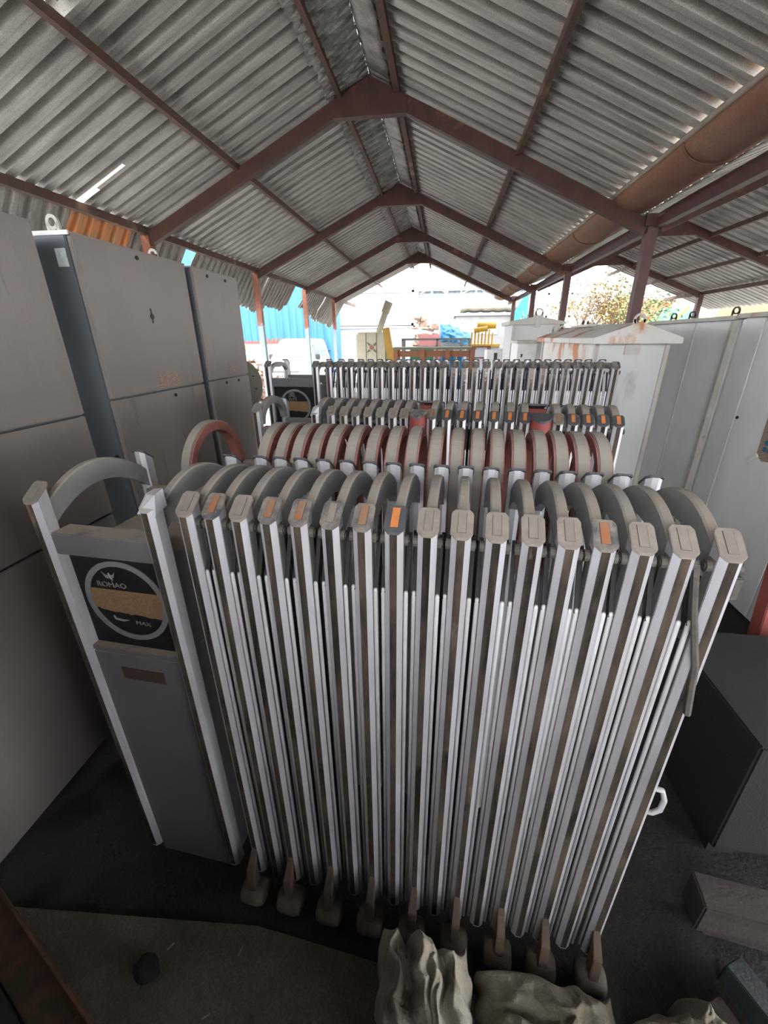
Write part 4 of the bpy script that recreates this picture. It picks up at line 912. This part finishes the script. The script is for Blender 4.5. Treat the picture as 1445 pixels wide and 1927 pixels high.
# cream tank
tk = thing('plastic_tank', 'square cream plastic tank panel with a round centre hole', 'tank', (-2.28, 14.1, 0))
MB().ab((-2.78, 14.0, .95), (-1.78, 14.5, 2.07)).build('body', 'cream', tk, bevel=0.06)
for xx in (-2.46, -2.12): MB().ab((xx-.008, 13.985, 1.0), (xx+.008, 14.01, 2.04)).build('rib', 'plank', tk)
MB().tube([(-2.28, 13.98, 1.62), (-2.28, 14.02, 1.62)], .065, 20).build('hole', 'rustbrown', tk)
for a in (.78, 2.35, 3.93, 5.5): MB().tube([(-2.28+.10*math.cos(a), 13.985, 1.62+.10*math.sin(a)), (-2.28+.20*math.cos(a), 13.985, 1.62+.20*math.sin(a))], [.03, .012], 8).build('spoke', 'plank', tk)
MB().ab((-2.7, 14.05, 0), (-1.85, 14.45, .95)).build('stand', 'grey_steel', tk)
solo(MB().tube([(-2.55, 15.2, 1.2), (-1.90, 15.0, 2.82)], .10, 16).tube([(-1.97, 15.0, 2.66), (-1.83, 15.0, 2.99)], .13, 16).box((-2.6, 15.25, .6), (.3, .3, 1.2)), 'flue_pipe', 'cream', 'pale pipe leaning up behind the cream tank', 'pipe', (-2.5, 15.2, 0))
solo(MB().bar((-1.33, 13, 0.0), (-1.68, 13, 2.17), .20, .10, (0, 1, 0)).bar((-1.24, 13.1, 0.0), (-1.60, 13.1, 2.1), .05, .10, (0, 1, 0)), 'yellow_beam', 'yellow', 'yellow steel beam leaning beside the cream tank', 'beam', (-1.4, 13, 0))
# orange bench frame and grey rack
bn = thing('work_bench', 'orange steel bench frame with a weathered plank top', 'bench', (-.2, 12, 0))
MB().ab((-1.36, 11.9, 1.60), (.87, 12.7, 1.66)).build('bench_top', 'plank', bn)
MB().ab((-1.30, 11.95, 1.42), (.83, 12.0, 1.57)).build('rail', 'orange_steel', bn)
for xx in (-1.28, -.56, .12, .78):
    for yy in (11.94, 12.62): MB().ab((xx-.06, yy-.05, 0), (xx+.06, yy+.05, 1.6)).build('leg', 'orange_steel', bn)
MB().ab((-1.28, 12.55, .9), (.8, 12.6, 1.0)).build('rail', 'white_steel', bn)
rk = thing('pipe_rack', 'grey tubular rack standing behind the orange bench', 'rack', (-.2, 14, 0))
for xx in (-1.27, -.2, .55, .8):
    for yy in (13.9, 14.6): MB().ab((xx-.03, yy-.03, 0), (xx+.03, yy+.03, 1.85)).build('post', 'grey_steel', rk)
MB().ab((-1.3, 13.87, 1.82), (-.17, 13.93, 1.88)).build('rail', 'grey_steel', rk); MB().ab((-.75, 13.87, 1.58), (.85, 13.93, 1.66)).build('rail', 'grey_steel', rk)
MB().ab((-1.3, 14.57, 1.82), (.85, 14.63, 1.88)).build('rail', 'grey_steel', rk)
solo(MB().ab((-1.05, 14.1, 1.25), (-.3, 14.4, 1.55)).ab((-1.05, 14.1, 0), (-.95, 14.4, 1.25)).ab((-.4, 14.1, 0), (-.3, 14.4, 1.25)), 'green_crate', 'green_tarp', 'faded green crate inside the grey rack', 'crate', (-.7, 14.2, 0))
for i, xx in enumerate((.02, .28, .52)):
    solo(MB().tube([(xx, 13.2, 0), (xx, 13.2, 1.42), (xx, 13.2, 1.56)], [.10, .10, .05], 14), 'blue_drum', 'blue_tarp', ('leftmost', 'middle', 'rightmost')[i]+' of three slim blue cylinders behind the orange bench', 'cylinder', (xx, 13.2, 0), 'blue cylinders behind the bench')
solo(MB().ab((-.98, 18, 0.0), (.02, 18.6, 2.02)), 'red_crate', 'pink', 'faded red sheet-sided crate left of the blue tarpaulin', 'crate', (-.5, 18.3, 0), bevel=.02)
mb = MB(); rnd = random.Random(5)
for k in range(90):
    zz = rnd.uniform(.2, 2.75); Rm = Matrix.Rotation(rnd.uniform(0, 3), 3, 'Z') @ Matrix.Rotation(rnd.uniform(-.7, .7), 3, 'X')
    w = 1-.2*zz; mb.box((-1.05+rnd.uniform(-.45, .45)*w+rnd.choice((0, 0, .5, 1.0))*(1 if zz > 1.9 and zz < 2.45 else 0), 20+rnd.uniform(-.5, .5), zz), (rnd.uniform(.1, .4), rnd.uniform(.1, .3), rnd.uniform(.05, .2)), Rm)
o = mb.build('scrap', 'brownpile'); tag(o, 'brown heap of scrap beside the container end', 'scrap', kind='stuff')
# blue tarp on a heap
mb = MB(); nx, ny = 24, 14
def tp(i, j):
    u, v = i/nx, j/ny; x = -.15+1.15*u; top = 2.38-.45*u*u+(.18 if u > .8 else 0)*(u-.8)*4
    return (x+.03*nz(u*9, v*3), 17-.25*math.sin(v*PI*.5)+.05*nz(u*8, v*8, 2)-(.1*abs(math.sin(u*9))*v), top-(0.62*v)*(1-.35*u)-.05*abs(math.sin(u*11)))
for j in range(ny+1):
    for i in range(nx+1): mb.v.append(tp(i, j))
mb.f = [(j*(nx+1)+i, j*(nx+1)+i+1, (j+1)*(nx+1)+i+1, (j+1)*(nx+1)+i) for j in range(ny) for i in range(nx)]
o = solo(mb, 'blue_tarpaulin', 'blue_tarp', 'bright blue tarpaulin draped over a crate left of the yellow machine', 'tarpaulin', (.4, 17, 0), smooth=True); solid(o, .01)
solo(MB().ab((-.1, 17.03, 0), (.95, 17.9, 2.0)), 'crate', 'white_sheet', 'white crate under the bright blue tarpaulin', 'crate', (.4, 17.4, 0))
# yellow machine
ym = thing('yellow_machine', 'yellow machine with pipework on a pale plinth in front of the grey building', 'machine', (1.4, 16.2, 0))
MB().ab((.80, 15.9, 0), (2.05, 16.6, 1.58)).build('plinth', 'white_sheet', ym)
MB().ab((.85, 15.85, 1.58), (1.95, 16.6, 1.68)).build('deck', 'yellow', ym)
MB().tube([(1.15, 16.2, 2.28), (1.80, 16.2, 2.28)], .12, 14).build('drum', 'yellow', ym); MB().tube([(1.05, 16.1, 2.12), (1.5, 16.1, 2.18)], .09, 12).build('drum', 'yellow', ym)
for q in range(7): MB().tube([(.98+q*.12, 16.1+.06*(q % 2), 1.68), (.98+q*.12, 16.1+.06*(q % 2), 2.05+.05*(q % 3))], .03, 8).build('pipe', 'yellow', ym)
MB().ab((2.3, 15.9, 1.66), (2.75, 16.4, 1.80)).ab((2.3, 15.9, 0), (2.4, 16.4, 1.66)).ab((2.65, 15.9, 0), (2.75, 16.4, 1.66)).build('side_table', 'yellow', ym)
MB().bar((1.55, 15.6, 1.2), (2.35, 15.7, 1.75), .06, .06).build('chute', 'grey_steel', ym)
# grey building and foam roll
gb = thing('grey_building', 'low grey rendered building behind the yellow machine', 'building', (2.2, 25, 0))
MB().ab((.58, 24, 0), (4.6, 27, 2.92)).build('wall', 'grey_wall', gb); MB().ab((.5, 23.9, 2.92), (4.7, 27.1, 3.06)).build('roof_edge', 'grey_steel', gb)
for xx in (1.75, 2.28): MB().ab((xx, 23.96, 2.05), (xx+.48, 24.0, 2.72)).build('window', 'white_plastic', gb)
rr = []
for k in range(15):
    x = .8+3.0*k/14; r = .27+.03*math.sin(k*2.2)
    rr.append([(x, 24.8+.6*r/.27*math.cos(2*PI*q/16), 3.38+r*math.sin(2*PI*q/16)) for q in range(16)])
solo(MB().loft(rr), 'foam_roll', 'foam', 'long cream bundle lying on the roof of the grey building', 'roll', (2.2, 24.8, 3.1), smooth=True)
# small rusty trolley
tl = thing('trolley', 'small rusty brown frame trolley left of the white cabinets', 'trolley', (.95, 9.4, 0))
for xx in (.62, .95):
    for yy in (9.3, 9.7): MB().ab((xx-.015, yy-.015, 0), (xx+.015, yy+.015, 1.72)).build('post', 'rustbrown', tl)
for zz in (.9, 1.2, 1.5, 1.72): MB().ab((.60, 9.29, zz-.015), (.97, 9.32, zz+.015)).build('rail', 'rustbrown', tl)
# blue triangle tarp and racks at the right
solo(MB().prism([(3.4, 2.95), (4.05, 4.15), (4.12, 2.4), (3.55, 2.4)], 'y', 23.6, 23.65).ab((3.7, 23.65, 0), (3.8, 23.8, 2.5)), 'blue_awning', 'blue_tarp', 'bright blue triangular awning seen between the far right columns', 'awning', (3.75, 23.6, 0))
rk2 = thing('pallet_rack', 'pale blue pallet racking behind the bare tree', 'rack', (5.5, 28.2, 0))
for xx in (4.7, 6.0, 7.3):
    MB().ab((xx-.05, 28.2, 0), (xx+.05, 28.3, 4.6)).build('post', 'hall', rk2)
for zz in (3.0, 3.6, 4.2): MB().ab((4.6, 28.2, zz-.05), (7.4, 28.3, zz+.05)).build('beam', 'hall', rk2)
for q in range(5): MB().ab((4.8+q*.5, 28.25, 3.05), (5.2+q*.5, 28.6, 3.4)).build('carton', 'white_sheet', rk2)
# bare tree with yellow leaves, green shrub
tree = thing('bare_tree', 'bare twiggy tree with a few yellow leaves behind the right columns', 'tree', (6.2, 20, 0))
tb = MB(); lv = MB(); rnd = random.Random(11)
def leaf(mb, p, s):
    a = rnd.uniform(0, 6.28); b_ = rnd.uniform(-1, 1)
    u = Vector((math.cos(a), math.sin(a), b_)).normalized()*s; w = u.cross(Vector((rnd.random()-.5, rnd.random()-.5, 1))).normalized()*s*.55
    p = Vector(p); mb.add([p-u, p+w, p+u, p-w], [(0, 1, 2, 3)])
def branch(p, d, l, r, depth):
    q = p+d*l*.5+Vector((rnd.uniform(-1, 1), rnd.uniform(-1, 1), rnd.uniform(-.3, .6)))*l*.08; e = p+d*l
    tb.tube([p, q, e], [r, r*.8, r*.55], 5 if depth > 1 else 4, cap=False)
    if depth == 0:
        if rnd.random() < .8:
            for _ in range(4): leaf(lv, e+Vector((rnd.uniform(-.15, .15), rnd.uniform(-.15, .15), rnd.uniform(-.15, .1))), rnd.uniform(.04, .08))
        return
    for _ in range(4 if depth > 2 else 3):
        nd = (d+Vector((rnd.uniform(-1, 1), rnd.uniform(-1, 1), rnd.uniform(-.45, .6)))*.85).normalized()
        branch(p+d*l*rnd.uniform(.5, 1.0), nd, l*rnd.uniform(.6, .8), r*.55, depth-1)
for bx_ in (5.4, 6.0, 6.7): branch(Vector((bx_, 20+rnd.uniform(-.5, .5), 0)), Vector((rnd.uniform(-.15, .15), 0, 1)).normalized(), 1.7, .07, 5)
tb.build('branches', 'bark', tree); lv.build('foliage', 'leaf_y', tree)
shr = thing('green_shrub', 'loose green shrub at the right of the bare tree', 'shrub', (6.9, 17.0, 0))
tb = MB(); lv = MB()
for q in range(9):
    a = rnd.uniform(0, 6.28); d = Vector((math.cos(a)*.25, math.sin(a)*.25, 1)).normalized(); p = Vector((6.6, 16.6, 0))
    l = rnd.uniform(2.4, 3.7); tb.tube([p, p+d*l*.5, p+d*l+Vector((0, 0, -.2))], [.03, .02, .006], 5)
    for _ in range(230):
        f_ = rnd.uniform(.35, 1.0); c = p+d*l*f_+Vector((rnd.gauss(0, .28), rnd.gauss(0, .28), rnd.gauss(0, .2))); leaf(lv, c, rnd.uniform(.04, .085))
tb.build('stem', 'bark', shr); lv.build('foliage', 'leaf_g', shr)
# tarps at the far right
ow = thing('orange_shed', 'orange-brown shed wall behind the shrub at the right', 'shed', (10.5, 26, 0))
MB().ab((9.0, 25, 0), (11.4, 27, 3.45)).build('wall', 'orange_steel', ow); MB().ab((8.9, 24.9, 3.45), (11.5, 27.1, 3.6)).build('roof_edge', 'rustbrown', ow)
def tarpheap(lab, x0, x1, y, zt, mat, seed):
    mb = MB(); nx, ny = 40, 16
    for j in range(ny+1):
        for i in range(nx+1):
            u, v = i/nx, j/ny; x = x0+(x1-x0)*u; pr = math.sin(PI*min(1, max(0, v)))
            z = zt*(0.25+.75*min(1, 4*min(u, 1-u)+.3))*pr**.5*(1+.18*nz(u*4, v*4, seed)); mb.v.append((x+.1*nz(u*6, v*6, seed+3), y+2.2*v, max(0.0, z)))
    mb.f = [(j*(nx+1)+i, j*(nx+1)+i+1, (j+1)*(nx+1)+i+1, (j+1)*(nx+1)+i) for j in range(ny) for i in range(nx)]
    return solo(mb, 'tarpaulin_heap', mat, lab, 'tarpaulin', ((x0+x1)/2, y+1, 0), 'covered heaps at the far right', smooth=True)
tarpheap('green tarpaulin heap at the far right behind the shrub', 9.3, 11.7, 21.5, 2.9, 'green_tarp', 1.0)
tarpheap('orange tarpaulin heap at the far right edge', 12.0, 17.0, 22.0, 3.3, 'orange_tarp', 4.0)
bar_ = MB().bar((9.7, 21.4, 2.2), (10.5, 21.5, 3.05), .10, .10)
bar_.ab((9.65, 21.35, 0), (9.75, 21.45, 2.25)); solo(bar_, 'yellow_pole', 'yellow', 'yellow pole slanting across the green tarpaulin heap', 'pole', (9.8, 21.4, 0))

# ------------------------------------------------------------------ light
w = bpy.data.worlds.new('sky'); sc.world = w; w.use_nodes = True
bg = w.node_tree.nodes['Background']; bg.inputs[0].default_value = (0.97, 0.97, 1.0, 1); bg.inputs[1].default_value = 3.0
sd_ = bpy.data.lights.new('sun', 'SUN'); sd_.energy = 0.6; sd_.angle = math.radians(12); sd_.color = (1.0, 0.96, 0.90)
so = bpy.data.objects.new('sun', sd_); COL.objects.link(so)
so.rotation_euler = Vector((0.55, 0.45, -0.85)).to_track_quat('-Z', 'Y').to_euler()
so.location = (-10, -8, 16)
sc.view_settings.view_transform = 'Standard'; sc.view_settings.look = 'None'; sc.view_settings.gamma = 1.0
sc.view_settings.exposure = 2.0
sc.cycles.max_bounces = 10; sc.cycles.diffuse_bounces = 6; sc.cycles.glossy_bounces = 4
sc.cycles.caustics_reflective = False; sc.cycles.caustics_refractive = False
sc.cycles.sample_clamp_indirect = 8.0
sc.cycles.use_denoising = True
for o in sc.objects:
    if '_w' in o: del o['_w']
